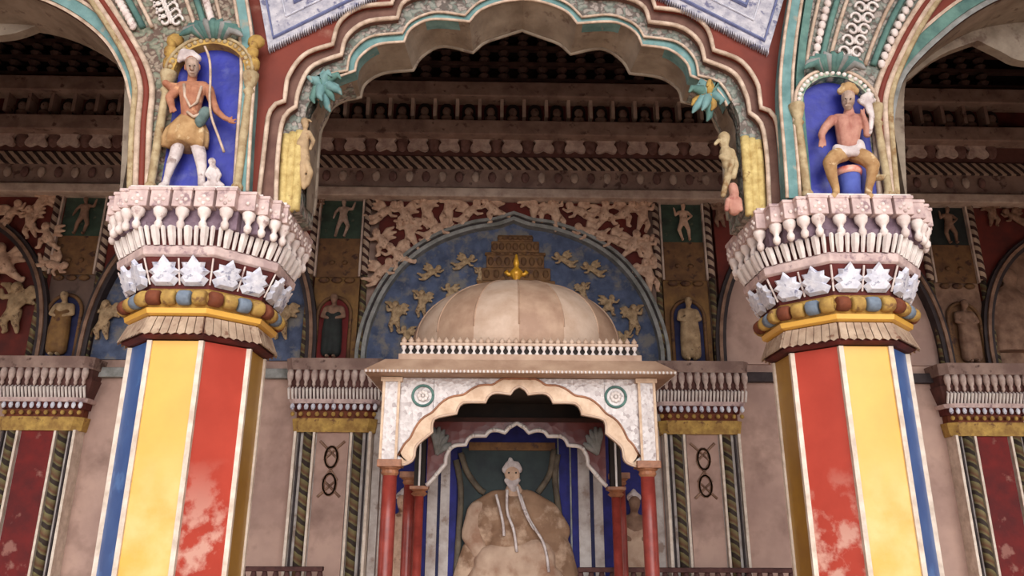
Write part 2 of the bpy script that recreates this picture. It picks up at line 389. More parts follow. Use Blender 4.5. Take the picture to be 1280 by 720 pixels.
MB().tube(t3(B, 6.04), .021, 8).build('arch_bead_moulding', 'bead_cream', front, smooth=True)
MB().tube(t3(ctop, 6.12), .013, 6).build('arch_bead_moulding', 'bead_cream', front, smooth=True)
MB().tube(t3(dtop, 6.15), .014, 6).build('arch_bead_moulding', 'bead_cream', front, smooth=True)
MB().ruled(t3(D, 6.17), t3(E, 6.6)).build('arch_soffit', 'soffit', front, origin=(0, 6, 0))
mb = MB(); mb.strip(E, [(a[0], a[1]+.02) for a in A], 6.58, 6.64); mb.build('arch_inner_ring', 'soffit', front, origin=(0, 6, 0))
MB().tube(t3(E, 6.62), .022, 6).build('arch_back_bead', 'soffit', front, smooth=True)
# gold ribbed jamb shafts inside the mouldings
for s in (0, 1):
    mb = MB(); sg = (2*CX if s else 0); k = -1 if s else 1
    for i, off in enumerate((.2, .5, .8)):
        pts = []
        for j in range(0, 11):
            b, c = B[j], Cc[j]; pts.append((sg+k*(b[0]+(c[0]-b[0])*off), 6.12, b[1]+(c[1]-b[1])*off))
        mb.tube(pts, .042, 8)
    mb.build('jamb_shaft', 'gold_jamb', front, smooth=True)
# side arch mouldings
def off2(pts, d):
    out = []
    for i, p in enumerate(pts):
        a = pts[max(i-1, 0)]; b = pts[min(i+1, len(pts)-1)]; t = Vector((b[0]-a[0], b[1]-a[1])).normalized()
        out.append((p[0]-t.y*d, p[1]+t.x*d))
    return out
for S, k in ((SL, -1), (SR, 1)):
    MB().ruled(t3([(x, z-.012) for x, z in S], 6.0), t3([(x, z-.012) for x, z in S], 6.62)).build('side_arch_soffit', 'soffit', front, origin=(0, 6, 0))
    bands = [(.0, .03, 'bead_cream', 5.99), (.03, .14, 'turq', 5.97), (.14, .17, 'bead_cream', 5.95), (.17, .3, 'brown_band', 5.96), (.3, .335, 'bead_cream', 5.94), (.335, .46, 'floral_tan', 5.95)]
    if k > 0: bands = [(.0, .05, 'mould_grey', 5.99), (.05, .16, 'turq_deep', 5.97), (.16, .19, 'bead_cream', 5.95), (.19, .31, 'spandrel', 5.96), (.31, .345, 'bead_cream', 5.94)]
    for a, b, m_, y in bands:
        S2 = S[7:] if a > .02 else S
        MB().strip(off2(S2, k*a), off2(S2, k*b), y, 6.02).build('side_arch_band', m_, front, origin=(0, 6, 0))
# inner lobed order behind the side arches
IL = w2([(150, 262), (157, 110), (153, 95), (131, 55), (94, 38), (56, 29)], 6.52); IL2 = w2([(56, 29), (30, 40), (0, 46), (-90, 52)], 6.52)
IR = w2([(1133, 262), (1129, 118), (1143, 94), (1177, 69), (1221, 52)], 6.52); IR2 = w2([(1221, 52), (1250, 66), (1280, 78), (1370, 80)], 6.52)
mb = MB()
for q in (IL, IL2, IR, IR2):
    q = resample(cat_rom(q), 20); mb.strip(q, [(x, max(z+.02, 8.)) for x, z in q], 6.5, 6.6)
mb.build('side_arch_inner_order', 'soffit', front, origin=(0, 6, 0))
# pale fringed stucco panels in the spandrels
def fringe(pts_px, label, sgn):
    Y = 5.97; L = w2(pts_px, Y)
    root = thing('stucco_fan_panel', label, 'wall ornament', (sum(p[0] for p in L)/3, 6.0, min(p[1] for p in L)))
    a, b, c = L                              # a top at pier, b corner, c top at arch side
    up_ = 1.0; av = Vector(a); bv = Vector(b); cv = Vector(c)
    a2 = bv+(av-bv)*1.9; c2 = bv+(cv-bv)*1.45
    MB().prism([tuple(bv), tuple(a2), tuple(c2)], 5.95, 6.0).build('ground', 'fringe', root)
    mb = MB(); n = 60
    for i in range(n):                       # hanging fringe along the lower edge
        p = bv+(c2-bv)*(i/n); q = bv+(c2-bv)*((i+1)/n); d = Vector((0, -.045-.015*random.random()))
        mb.prism([tuple(p), tuple(q), tuple((p+q)/2+d)], 5.94, 5.99)
    mb.build('fringe', 'fringe', root)
    for k, (f, w) in enumerate(((.06, .035), (.2, .02), (.3, .05), (.48, .02))):   # chevron ribs parallel to the two edges
        o = bv+((a2-bv).normalized()+(c2-bv).normalized())*f*1.1
        q1 = o+(a2-bv); q2 = o+(c2-bv)
        mb = MB(); mb.tube([(q1.x, 5.94, q1.y), (o.x, 5.94, o.y), (q2.x, 5.94, q2.y)], w*.5, 6)
        mb.build('chevron_rib', ('fringe_blue', 'leaf_white', 'fringe_blue', 'leaf_white')[k], root)
    return root
fringe([(325, 0), (336, 61), (453, 3)], 'pale fringed stucco panel on the red spandrel beside the archer pier', -1)
fringe([(979, 0), (960, 64), (843, 5)], 'pale fringed stucco panel on the red spandrel beside the seated figure pier', 1)
# ---------------------------------------------------------------- painted columns
def rot(cx, ang, r, cy=YC): return (cx+r*math.sin(ang), cy-r*math.cos(ang))
def column(cx, sg, label):
    z0 = 1.6
    root = thing('painted_column', label, 'column', (cx, YC, 0), 'octagonal painted columns carrying the arcade')
    # order of faces round the octagon, starting at the face that looks to the hall front and turning towards the centre
    off = PI/8-PI/2-PI/4
    def rings(prof): return prof
    k_ = 1/math.cos(PI/8)
    def oc(r, z): return [(cx+r*k_*math.cos(-PI/2-PI/8+k*PI/4), YC+r*k_*math.sin(-PI/2-PI/8+k*PI/4), z) for k in range(8)]
    # k=0 face is front, k=1 towards +x, k=2 faces +x, k=7 towards -x
    cols = {0: 0, 1: 1 if sg < 0 else 2, 2: 3, 7: 2 if sg < 0 else 1, 6: 3, 3: 0, 5: 0, 4: 1}
    if sg < 0: cols[6] = 0
    else: cols[2] = 0
    mb = MB(); zt = z0+1.41
    mb.loft([oc(.5, .45), oc(.5, 1.2), oc(.5, 2.0), oc(.5, zt)], lambda i, k: cols[k])
    sh = mb.build('shaft', ['yellow', 'red', 'blue', 'ochre'], root)
    for k in range(8):
        p = oc(.5, 0)[k]; MB().box(p[0]-.019, p[0]+.019, p[1]-.019, p[1]+.019, .45, zt).build('arris_line', 'cream_line', root)
    MB().loft([oc(.66, 0), oc(.66, .25), oc(.6, .3), oc(.6, .38), oc(.53, .46)]).build('base', 'petal_grey', root)
    # collar of grey petals
    col_ = MB().loft([oc(.53, zt+.01), oc(.575, zt+.03), oc(.52, zt+.2)]).build('collar', 'maroon', root)
    for k in range(8):
        a, b = Vector(oc(.585, zt+.045)[k]), Vector(oc(.585, zt+.045)[(k+1) % 8]); c, d = Vector(oc(.53, zt+.19)[k]), Vector(oc(.53, zt+.19)[(k+1) % 8])
        for i in range(7):
            t0, t1 = (i+.06)/7, (i+.94)/7
            p = [a.lerp(b, t0), a.lerp(b, t1), c.lerp(d, t1), c.lerp(d, t0)]
            ou = Vector(((a+b)/2-Vector((cx, YC, a.z)))).normalized()*.022
            MB().add([*p, *[x+ou for x in p], (p[0]+p[1])/2+ou*1.6-Vector((0, 0, .02))], [(4, 5, 6, 7), (0, 1, 5, 4), (2, 3, 7, 6), (1, 2, 6, 5), (3, 0, 4, 7), (4, 8, 5)]).build('petal', 'petal_grey', col_)
    MB().loft([oc(.54, zt+.2), oc(.575, zt+.215), oc(.585, zt+.255), oc(.54, zt+.275)]).build('yellow_fillet', 'yellow', root)
    # beaded torus of coloured blocks
    bc = ['gold', 'bead_brown', 'gold', 'bead_blue']
    cnt = 0
    tc_ = MB().loft([oc(.55, zt+.26), oc(.6, zt+.33), oc(.56, zt+.41), oc(.57, zt+.42)]).build('torus_core', 'gold', root)
    for k in range(8):
        a, b = Vector(oc(.6, zt+.335)[k]), Vector(oc(.6, zt+.335)[(k+1) % 8])
        for i in range(4):
            p = a.lerp(b, (i+.08)/4); q = a.lerp(b, (i+.92)/4); e = (q-p)*.12
            MB().tube([p, p+e, (p+q)/2, q-e, q], [.05, .062, .065, .062, .05], 12).build('torus_block', bc[(cnt+1) % 4] , tc_, smooth=True); cnt += 1
    # acanthus bell
    bell = MB().loft([oc(.56, zt+.41), oc(.575, zt+.46), oc(.61, zt+.56), oc(.67, zt+.68)]).build('bell', 'maroon', root)
    leaf = [(0, 0), (.055, .0), (.085, .05), (.06, .075), (.095, .11), (.062, .14), (.07, .18), (.032, .18), (0, .235)]
    leaf = leaf+[(-x, z) for x, z in leaf[::-1][1:-1]]
    for k in range(8):
        am = -PI/2+k*PI/4; nrm = Vector((math.cos(am), math.sin(am), 0)); tg = Vector((-math.sin(am), math.cos(am), 0))
        for sx in (-.12, .12):
            base = Vector((cx, YC, zt+.44))+nrm*.575+tg*sx
            def mp(x, z, d): # leans outward with height, midrib proud
                return base+tg*x*1.15+Vector((0, 0, z))+nrm*(d+z*.36+z*z*.4)
            n = len(leaf); vs = [mp(x*1.22, z, .012) for x, z in leaf]+[mp(x*.9, .1+(z-.1)*.8, .05) for x, z in leaf]+[mp(0, .11, .055)]
            fs = [(i, (i+1) % n, n+(i+1) % n, n+i) for i in range(n)]+[(n+i, n+(i+1) % n, 2*n) for i in range(n)]
            MB().add(vs, fs).build('acanthus_leaf', 'leaf_white', bell)
        mbs = MB()
        for sx in (0, .245):
            p = Vector((cx, YC, zt+.45))+nrm*.585+tg*sx*(1); q = p+Vector((0, 0, .2))+nrm*.09+tg*(sx*.15)
            MB().tube([p, q], .008, 5).build('leaf_divider', 'stone_pale', bell)
    MB().loft([oc(.665, zt+.665), oc(.69, zt+.68), oc(.7, zt+.74), oc(.67, zt+.765)]).build('ledge', 'stone_pink', root, bevel=.006)
    # fluted white band
    fg = MB().loft([oc(.665, zt+.75), oc(.68, zt+.93)]).build('flute_ground', 'maroon', root)
    for k in range(8):
        a, b = Vector(oc(.685, zt+.76)[k]), Vector(oc(.685, zt+.76)[(k+1) % 8]); c, d = Vector(oc(.74, zt+.9)[k]), Vector(oc(.74, zt+.9)[(k+1) % 8])
        mb = MB()
        for i in range(9):
            t = (i+.5)/9; w = .058 if i % 2 else .032
            e = (b-a).normalized()*w*.5
            p = a.lerp(b, t); q = c.lerp(d, t)
            MB().tube([p, p.lerp(q, .5), q, q+Vector((0, 0, .01))], [w*.45, w*.6, w*.6, w*.3], 6).build('flute', 'bead_white', fg)
    MB().loft([oc(.68, zt+.9), oc(.7, zt+.96)]).build('neck', 'lilac', root)
    # stepped bracket blocks under the abacus
    zb = zt+.9; ztp = capz
    plan = [(-.44, -.74), (.44, -.74)]; spots = []
    for i in range(5): spots.append((-.36+.18*i, -.70, 0))
    for q in range(4):
        an = q*PI/2
        L = [(-.36+.18*i, -.70) for i in range(5)]+[(.5, -.62), (.585, -.535), (.66, -.45)]
        for (x, y) in L:
            X = x*math.cos(an)-y*math.sin(an); Y = x*math.sin(an)+y*math.cos(an)
            spots.append((X, Y, 1))
    for (x, y, f) in spots[5:]:
        nrm = Vector((x, y, 0)).normalized()
        if abs(y) > .65 and abs(x) < .45: nrm = Vector((0, math.copysign(1, y), 0))
        elif abs(x) > .65 and abs(y) < .45: nrm = Vector((math.copysign(1, x), 0, 0))
        c = Vector((cx+x, YC+y, 0)); w = .078
        mb = MB(); mb.box(c.x-w, c.x+w, c.y-w, c.y+w, ztp-.17, ztp)
        mb.box(c.x-w-.008, c.x+w+.008, c.y-w-.008, c.y+w+.008, ztp-.03, ztp)
        o = mb.build('abacus_block', 'stone_pink', root, bevel=.006)
        mb = MB(); d = c+nrm*.075
        for (px, pz) in ((0, 0), (-.035, .03), (.035, .03), (0, .06)):
            t = Vector((-nrm.y, nrm.x, 0)); mb.ell(d+t*px+Vector((0, 0, ztp-.14+pz)), .019, 8)
        mb.build('carved_flower', 'stone_pale', o, smooth=True)
        mb = MB(); b0 = c+nrm*.03
        mb.lathe((b0.x, b0.y), [(.012, zb-.02), (.03, zb+.0), (.034, zb+.03), (.02, zb+.06), (.03, zb+.085), (.05, zb+.11), (.056, zb+.15), (.04, zb+.18)], 10)
        mb.build('pendant_bracket', 'stone_pale', o, smooth=True)
    mb = MB(); mb.box(cx-.44, cx+.44, YC-.68, YC+.68, zb, ztp-.02); mb.box(cx-.68, cx+.68, YC-.44, YC+.44, zb, ztp-.02); mb.box(cx-.58, cx+.58, YC-.58, YC+.58, zb, ztp-.02)
    mb.build('abacus_core', 'lilac', root)
    mb = MB(); mb.box(cx-.44, cx+.44, YC-.76, YC+.2, ztp, ztp+.02); mb.box(cx-.76, cx+.76, YC-.44, YC+.44, ztp, ztp+.02); mb.box(cx-.6, cx+.6, YC-.6, YC+.6, ztp, ztp+.02)
    mb.build('abacus_top', 'stone_pale', root)
    return root
XL, XR = -2.6104, 3.0279
column(XL, -1, 'octagonal column striped blue, yellow, red and ochre, under the archer niche')
column(XR, 1, 'octagonal column striped ochre, red, yellow and blue, under the seated figure niche')
# ---------------------------------------------------------------- niche piers above the columns
def caps_px(chains, Y, v0):
    mb = MB(); k = MPP(v0, Y)
    for ch in chains:
        mb.caps([tuple(P(u, v, Y+dy))+(r*k,) for (u, v, dy, r) in ch])
    return mb
def pier(side, label):
    Yf = 5.8; Lp = side == 'archer'
    if Lp:
        outl = [(158, 262), (162, 160), (165, 100), (140, 45), (90, -30)]; outr = [(297, 245), (302, 160), (306, 100), (303, 45), (296, 0), (290, -30)]
        nl, nr, nb, ncz, nt = 193, 287, 236, 118, 54
    else:
        outl = [(996, 258), (992, 200), (986, 120), (990, 60), (999, 0), (1004, -30)]; outr = [(1126, 262), (1117, 160), (1117, 118), (1135, 70), (1165, 15), (1200, -30)]
        nl, nr, nb, ncz, nt = 1019, 1107, 248, 133, 96
    Wl = resample(cat_rom(w2(outl, Yf+.1)), 24); Wr = resample(cat_rom(w2(outr, Yf+.1)), 24)
    cx = P((nl+nr)/2, nb, Yf).x
    root = thing('niche_pier', label, 'pier', (cx, Yf+.15, capz+.02), 'niche piers standing on the column capitals')
    zbot = capz+.02
    # body as horizontal courses (so that the outline can lean), set behind the niche
    def clampz(L): return [(x, max(z, zbot)) for x, z in L]
    mb = MB(); a = clampz(Wl); b = clampz(Wr)
    n = 24; zs = [zbot+(min(a[-1][1], b[-1][1])-zbot)*i/n for i in range(n+1)]
    def xat(L, z):
        for p, q in zip(L, L[1:]):
            if p[1] <= z <= q[1] and q[1] > p[1]: return p[0]+(q[0]-p[0])*(z-p[1])/(q[1]-p[1])
        return L[0][0] if z <= L[0][1] else L[-1][0]
    aa = [(xat(a, z), z) for z in zs]; bb = [(xat(b, z), z) for z in zs]
    mb.strip(aa, bb, Yf+.12, 6.0)
    mb.build('pier_body', 'floral_tan' if Lp else 'floral', root)
    # edge mouldings next to the big arch: cream, turquoise, cream
    eL = bb if Lp else aa; sgn = 1 if Lp else -1
    MB().strip([(x+sgn*.0, z) for x, z in eL], [(x+sgn*.09, z) for x, z in eL], Yf+.04, 6.02).build('turquoise_moulding', 'turq', root)
    for d in (-.01, .1): MB().tube([(x+sgn*d, Yf+.04, z) for x, z in eL], .016, 6).build('cream_moulding', 'bead_cream', root, smooth=True)
    if not Lp: MB().strip([(x-sgn*.12, z) for x, z in eL], [(x-sgn*.05, z) for x, z in eL], Yf+.06, 6.0).build('inner_moulding', 'turq_deep' if not Lp else 'mould_grey', root)
    eO = aa if Lp else bb
    for d, m_ in ((.02, 'gold_pale'), (.07, 'bead_cream'), (.12, 'spandrel'), (.17, 'bead_cream')):
        pts = [(x+sgn*d, Yf+.1, z) for x, z in eO]
        MB().tube(pts, .028, 6).build('outer_moulding', m_, root, smooth=True)
    # niche: recessed blue back + arched frame
    zb = zbot; xl = P(nl, nb, Yf).x; xr = P(nr, nb, Yf).x; xm = (xl+xr)/2; hw = (xr-xl)/2
    zt = ZH(nt, Yf, (nl+nr)/2); zc = zt-hw*.95
    arc = [(xl, zb)]+[(xm-hw*math.cos(t*PI/20), zc+hw*.95*math.sin(t*PI/20)) for t in range(21)]+[(xr, zb)]
    mb = MB(); mb.prism(arc, Yf+.1, Yf+.13).build('niche_back', 'niche_blue', root)
    ao = [(xl-.06, zb)]+[(xm-(hw+.07)*math.cos(t*PI/20), zc+(hw+.07)*.97*math.sin(t*PI/20)) for t in range(21)]+[(xr+.06, zb)]
    frm = MB().strip(arc[1:-1], ao[1:-1], Yf+.0, Yf+.13).build('niche_arch', 'gold' if Lp else 'floral_green', root)
    mb = MB()
    for t in range(1, 20):
        x = xm-(hw+.035)*math.cos(t*PI/20); z = zc+(hw+.035)*.96*math.sin(t*PI/20)
        MB().ell((x, Yf-.0, z), (.022, .02, .022), 8).build('arch_stud', 'gold_pale' if Lp else 'bead_white', frm, smooth=True)
    MB().tube([(x, Yf-.005, z) for x, z in ao[1:-1]], .016, 6).build('arch_bead', 'bead_cream' if not Lp else 'gold_pale', root, smooth=True)
    # colonettes with capitals
    for x in (xl-.05, xr+.05):
        MB().lathe((x, Yf+.03), [(.05, zb), (.05, zb+.04), (.034, zb+.07), (.036, zb+(zc-zb)*.5), (.032, zc-.2), (.05, zc-.17), (.034, zc-.14), (.05, zc-.1), (.065, zc-.04), (.07, zc-.02), (.07, zc+.01), (.05, zc+.02)], 12).build('colonette', 'gold_pale', root, smooth=True)
    if Lp:
        for x in (xl-.05, xr+.05):
            mb = MB(); c = (x, Yf+.02)
            mb.ell((x, Yf+.03, zc+.1), (.07, .05, .09)); mb.ell((x-.01, Yf+.02, zc+.22), (.06, .05, .07)); mb.ell((x+.01, Yf+.03, zc+.34), (.08, .05, .07)); mb.ell((x, Yf+.01, zc+.28), (.04, .05, .05))
            mb.build('gilt_finial', 'gold', root, smooth=True)
    # leafy crest
    for i in range(11):
        a = -1.25+i*.25; L = .15+.05*math.cos(a*1.5); b0 = Vector((xm+math.sin(a)*.1, Yf+.0, zt+.05))
        tip = b0+Vector((math.sin(a)*L*1.2, -.05, math.cos(a)*L*.9-.02)); mid = (b0+tip)/2+Vector((0, -.04, .04))
        MB().tube([b0, mid, tip, tip+Vector((math.sin(a)*.03, -.01, -.03))], [.02, .042, .026, .008], 7).build('crest_leaf', ('turq_deep', 'mould_grey', 'turq_deep')[i % 3], root, smooth=True)
    # carved ribs and scrollwork that fan out above the niche
    zr0 = zt+.16
    def rib(t, lift=0.): return [(p[0]+(q[0]-p[0])*t, Yf+.1-lift, p[1]) for p, q in zip(aa, bb) if p[1] > zr0+lift*0]
    for t, m_, r_ in ((.14, 'bead_cream', .018), (.27, 'turq_deep', .03), (.34, 'bead_cream', .02), (.66, 'bead_cream', .02), (.73, 'turq_deep', .03), (.86, 'bead_cream', .018)):
        MB().tube(rib(t), r_, 6).build('carved_rib', m_, root, smooth=True)
    for t in (.205, .795):
        q = resample(rib(t, .02), 12)
        for p in q[:-1]: MB().ell(p, (.035, .03, .045), 8).build('scroll_boss', 'stone_pale', root, smooth=True)
    q = resample(rib(.5), 8)
    for p in q[1:-1]:
        vo = MB()
        for s_ in (-1, 1):
            vo.tube([(p[0]+s_*(.055+.055*math.cos(t*.55)*(1-t*.05)), p[1]-.01, p[2]+.07*math.sin(t*.55)*(1-t*.05)) for t in range(12)], .014, 6)
        vo.ell((p[0], p[1]-.01, p[2]), (.02, .025, .035), 8)
        vo.build('scroll_pair', 'bead_white', root, smooth=True)
    return root, (xm, zb)
pier('archer', 'carved pier whose blue niche holds the archer in white stockings')
pier('seated', 'carved pier whose blue niche holds the seated bare chested figure')
def eyes(parent, pts, Y, r, v0):
    k = MPP(v0, Y)
    for (u, v, dy) in pts:
        MB().ell(P(u, v, Y+dy), r*k, 6).build('eye', 'eye_dark', parent)
# ---- archer
Yn = 5.84
base = P(238, 236, Yn); ar = thing('archer_relief', 'painted stucco archer in ochre kilt and white stockings inside the blue niche', 'statue', (base.x, Yn, capz+.02))
fused('body', caps_px([[(240, 78, -.05, 8.5), (241, 86, -.06, 8), (241, 92, -.06, 6)], [(241, 90, -.05, 5.5), (240, 104, -.02, 6)], [(239, 83, -.1, 2), (239, 86, -.12, 2.4)], [(232, 82, -.05, 2), (232, 86, -.05, 2)], [(249, 82, -.05, 2), (249, 86, -.05, 2)],
    [(228, 110, -.03, 8.5), (254, 110, -.03, 8.5)], [(234, 114, -.05, 10), (236, 130, -.06, 10), (237, 146, -.04, 10)], [(246, 114, -.05, 10), (243, 130, -.06, 9), (241, 146, -.04, 10)], [(238, 150, -.03, 12), (238, 160, -.03, 12)],
    [(221, 111, -.03, 7), (212, 108, -.04, 5.5), (207, 104, -.07, 4.5)], [(212, 122, -.04, 5.5), (222, 112, -.04, 6.5)], [(212, 122, -.04, 5.3), (215, 134, -.07, 4)],
    [(261, 112, -.04, 6.5), (266, 128, -.06, 5.3), (271, 139, -.07, 4.5)], [(271, 139, -.07, 4.5), (280, 147, -.09, 3.4), (287, 150, -.1, 3)],
    [(287, 150, -.1, 2.8), (291, 151, -.11, 1.5), (295, 149, -.11, 1.2)], [(287, 152, -.1, 2.2), (292, 154, -.11, 1.3), (295, 153, -.12, 1.1)], [(287, 149, -.1, 1.8), (290, 146, -.12, 1.2)],
    [(215, 134, -.07, 3.4), (217, 140, -.09, 1.4)], [(216, 134, -.07, 3), (220, 138, -.09, 1.3)], [(214, 134, -.07, 3), (213, 141, -.08, 1.3)]], Yn, 130), 'skin_orange', ar, .0075)
fused('face', caps_px([[(240, 79, -.07, 8.2), (241, 87, -.075, 7.6), (241, 92, -.075, 5.5)], [(240, 82, -.13, 1.6), (240, 86, -.14, 2.2)], [(237, 90.5, -.13, 1.2), (243, 90.5, -.13, 1.2)]], Yn, 130), 'skin_face', ar, .006, smooth=2)
eyes(ar, [(237, 82, -.135), (243.5, 82, -.135)], Yn, 1.1, 130)
fused('hat', caps_px([[(232, 72, -.05, 5.5), (239, 69, -.05, 7), (247, 73, -.05, 5)], [(229, 66, -.06, 4.5), (226, 71, -.06, 4), (224, 76, -.06, 3)], [(236, 66, -.05, 4.5), (229, 65, -.06, 4.5)]], Yn, 80), 'white_cloth', ar, .008)
kp = [(238, 146, 13, .07), (237, 154, 19, .1), (234, 164, 26, .12), (232, 174, 28, .125), (231, 184, 27, .12), (231, 185, 20, .08)]
rg = []; kk = MPP(165, Yn)
for a_, (u, v, w, d) in enumerate(kp):
    c = P(u, v, Yn-.02); rg.append([(c.x+w*kk*math.cos(2*PI*t/48)*(1+.04*math.cos(12*2*PI*t/48)*a_/3), c.y+d*math.sin(2*PI*t/48)*(1+.09*math.cos(12*2*PI*t/48)*a_/3), c.z+.012*math.sin(2*PI*t/48*3)*a_/3) for t in range(48)])
MB().loft(rg).build('kilt', 'ochre_cloth', ar, smooth=True)
for ch in ([(224, 178, -.03, 8), (220, 192, -.05, 7.6), (214, 206, -.05, 6), (209, 222, -.04, 4.2), (207, 230, -.04, 4.4), (201, 232, -.08, 3.4)], [(246, 180, -.03, 8.5), (250, 194, -.05, 8), (252, 208, -.05, 6.4), (252, 222, -.04, 4.6), (252, 230, -.04, 4.8), (256, 232, -.08, 3.6)]):
    fused('stocking', caps_px([ch], Yn, 200), 'white_cloth', ar, .008)
fused('shoulder_bag', caps_px([[(257, 140, -.1, 7), (250, 152, -.1, 6.5), (249, 156, -.1, 4)]], Yn, 140), 'teal_cloth', ar, .008)
MB().tube([P(u, v, Yn-.12) for u, v in ((230, 105), (231, 120), (238, 134), (246, 128), (252, 108))], .013, 6).build('necklace', 'bead_cream', ar, smooth=True)
MB().tube([P(u, v, Yn-.13) for u, v in ((234, 140), (242, 146), (252, 142))], .014, 6).build('belt', 'bead_cream', ar, smooth=True)
tag(MB().tube([P(u, v, Yn-.12) for u, v in resample(cat_rom([(256, 58), (262, 75), (263, 100), (262, 122), (264, 145), (272, 168), (280, 190)]), 24)], .011, 6).build('bow', 'bead_cream', smooth=True), 'slender pale bow held upright by the archer statue', 'bow')
at = thing('attendant_relief', 'small white kneeling figure carved at the feet of the archer', 'statue', P(266, 235, Yn))
fused('body', caps_px([[(265, 202, -.06, 5), (266, 208, -.06, 3)], [(266, 212, -.04, 6), (266, 222, -.04, 7), (268, 229, -.04, 8)], [(262, 212, -.06, 3), (258, 218, -.08, 2.4), (262, 223, -.1, 2)], [(271, 212, -.06, 3), (275, 219, -.07, 2.4), (272, 225, -.1, 2)], [(262, 230, -.05, 5), (256, 232, -.09, 3)], [(272, 230, -.05, 5), (278, 232, -.09, 3)], [(265, 204, -.11, 1.3), (265, 205, -.12, 1.2)]], Yn, 215), 'white_cloth', at, .007)
# ---- seated figure
st = thing('seated_relief', 'painted stucco figure seated with bare chest and spread knees inside the blue niche', 'statue', P(1062, 246, Yn))
fused('body', caps_px([[(1060, 120, -.05, 8.5), (1060, 128, -.06, 8)], [(1061, 136, -.04, 5.5), (1061, 142, -.03, 7)], [(1046, 149, -.03, 7), (1074, 149, -.03, 7)], [(1053, 152, -.05, 10), (1056, 168, -.05, 10.5), (1058, 182, -.04, 10)], [(1068, 152, -.05, 10), (1065, 168, -.05, 10), (1063, 182, -.04, 10)],
    [(1040, 150, -.04, 6.5), (1031, 160, -.06, 5.3), (1027, 168, -.08, 4.5)], [(1027, 168, -.08, 4.5), (1028, 176, -.1, 3.4)], [(1026, 177, -.1, 2.6), (1024, 183, -.12, 1.3)], [(1028, 178, -.1, 2.6), (1028, 184, -.12, 1.3)], [(1030, 176, -.1, 2.6), (1032, 182, -.12, 1.3)],
    [(1080, 151, -.04, 6.3), (1085, 162, -.06, 5), (1084, 168, -.08, 4.6)], [(1084, 168, -.08, 4.3), (1082, 154, -.12, 3.4), (1078, 142, -.13, 3)], [(1078, 142, -.13, 2.4), (1076, 137, -.14, 1.3)], [(1079, 141, -.13, 2.2), (1080, 136, -.14, 1.2)]], Yn, 150), 'skin_pink', st, .0075)
fused('face', caps_px([[(1060, 121, -.07, 8.4), (1060, 129, -.075, 7.4), (1060, 134, -.07, 5.3)], [(1060, 124, -.13, 1.6), (1060, 128, -.145, 2.2)], [(1057, 132, -.135, 1.2), (1063, 132, -.135, 1.2)]], Yn, 130), 'skin_face', st, .006, smooth=2)
eyes(st, [(1057, 123.5, -.135), (1063.5, 123.5, -.135)], Yn, 1.1, 130)
fused('crown', caps_px([[(1051, 114, -.05, 5), (1060, 110, -.06, 8), (1069, 114, -.05, 5)], [(1054, 107, -.05, 3.4), (1053, 112, -.05, 3.5)], [(1060, 105, -.05, 3.4), (1060, 111, -.05, 4)], [(1066, 107, -.05, 3.4), (1068, 112, -.05, 3.5)]], Yn, 110), 'ochre_cloth', st, .007)
for ch in ([(1054, 192, -.03, 11), (1044, 196, -.1, 10), (1037, 203, -.12, 8.5), (1040, 220, -.09, 6.5), (1045, 236, -.06, 4.6), (1045, 243, -.06, 4.6), (1042, 245, -.11, 4)], [(1068, 192, -.03, 11), (1082, 198, -.1, 10), (1091, 206, -.12, 8.5), (1090, 220, -.09, 6.5), (1086, 234, -.06, 4.8), (1085, 243, -.06, 4.6), (1088, 245, -.11, 4)]):
    fused('trouser_leg', caps_px([ch], Yn, 210), 'ochre_cloth', st, .008)
fused('sash', caps_px([[(1046, 186, -.08, 6), (1060, 190, -.1, 7), (1074, 186, -.08, 6)], [(1052, 190, -.11, 5), (1070, 191, -.11, 5)], [(1074, 180, -.08, 6), (1078, 190, -.08, 5)]], Yn, 190), 'white_cloth', st, .008)
fused('curled_shoe', caps_px([[(1096, 222, -.1, 4.5), (1102, 222, -.12, 4), (1107, 219, -.13, 2.2)]], Yn, 220), 'gold_pale', st, .007)
tag(fused('flower_spray', caps_px([[(1086, 140, -.12, 3), (1082, 124, -.12, 4)], [(1079, 122, -.12, 4), (1086, 118, -.12, 4), (1090, 126, -.12, 3.6)], [(1086, 130, -.12, 4), (1090, 146, -.12, 3.5), (1087, 166, -.1, 3)], [(1080, 130, -.12, 3), (1074, 126, -.12, 3)]], Yn, 130), 'white_cloth', None, .008, origin=P(1085, 165, Yn)), 'white flower spray in the raised hand of the seated statue', 'flower')
s1 = P(1050, 247, Yn); s2 = P(1079, 247, Yn); ztop = ZH(212, Yn-.05)
sm = thing('throne_stool', 'blue drum stool with red cushion beneath the seated statue', 'stool', ((s1.x+s2.x)/2, Yn-.0, capz+.02))
cxs = (s1.x+s2.x)/2; hw = (s2.x-s1.x)/2
MB().lathe((cxs, Yn), [(hw*.85, capz+.02), (hw*.8, capz+.1), (hw*.95, ztop)], 16).build('drum', 'sky_blue', sm, smooth=True)
MB().lathe((cxs, Yn), [(hw*1.05, ztop), (hw*1.15, ztop+.03), (hw*1.05, ztop+.06)], 16).build('cushion', 'red', sm, smooth=True)
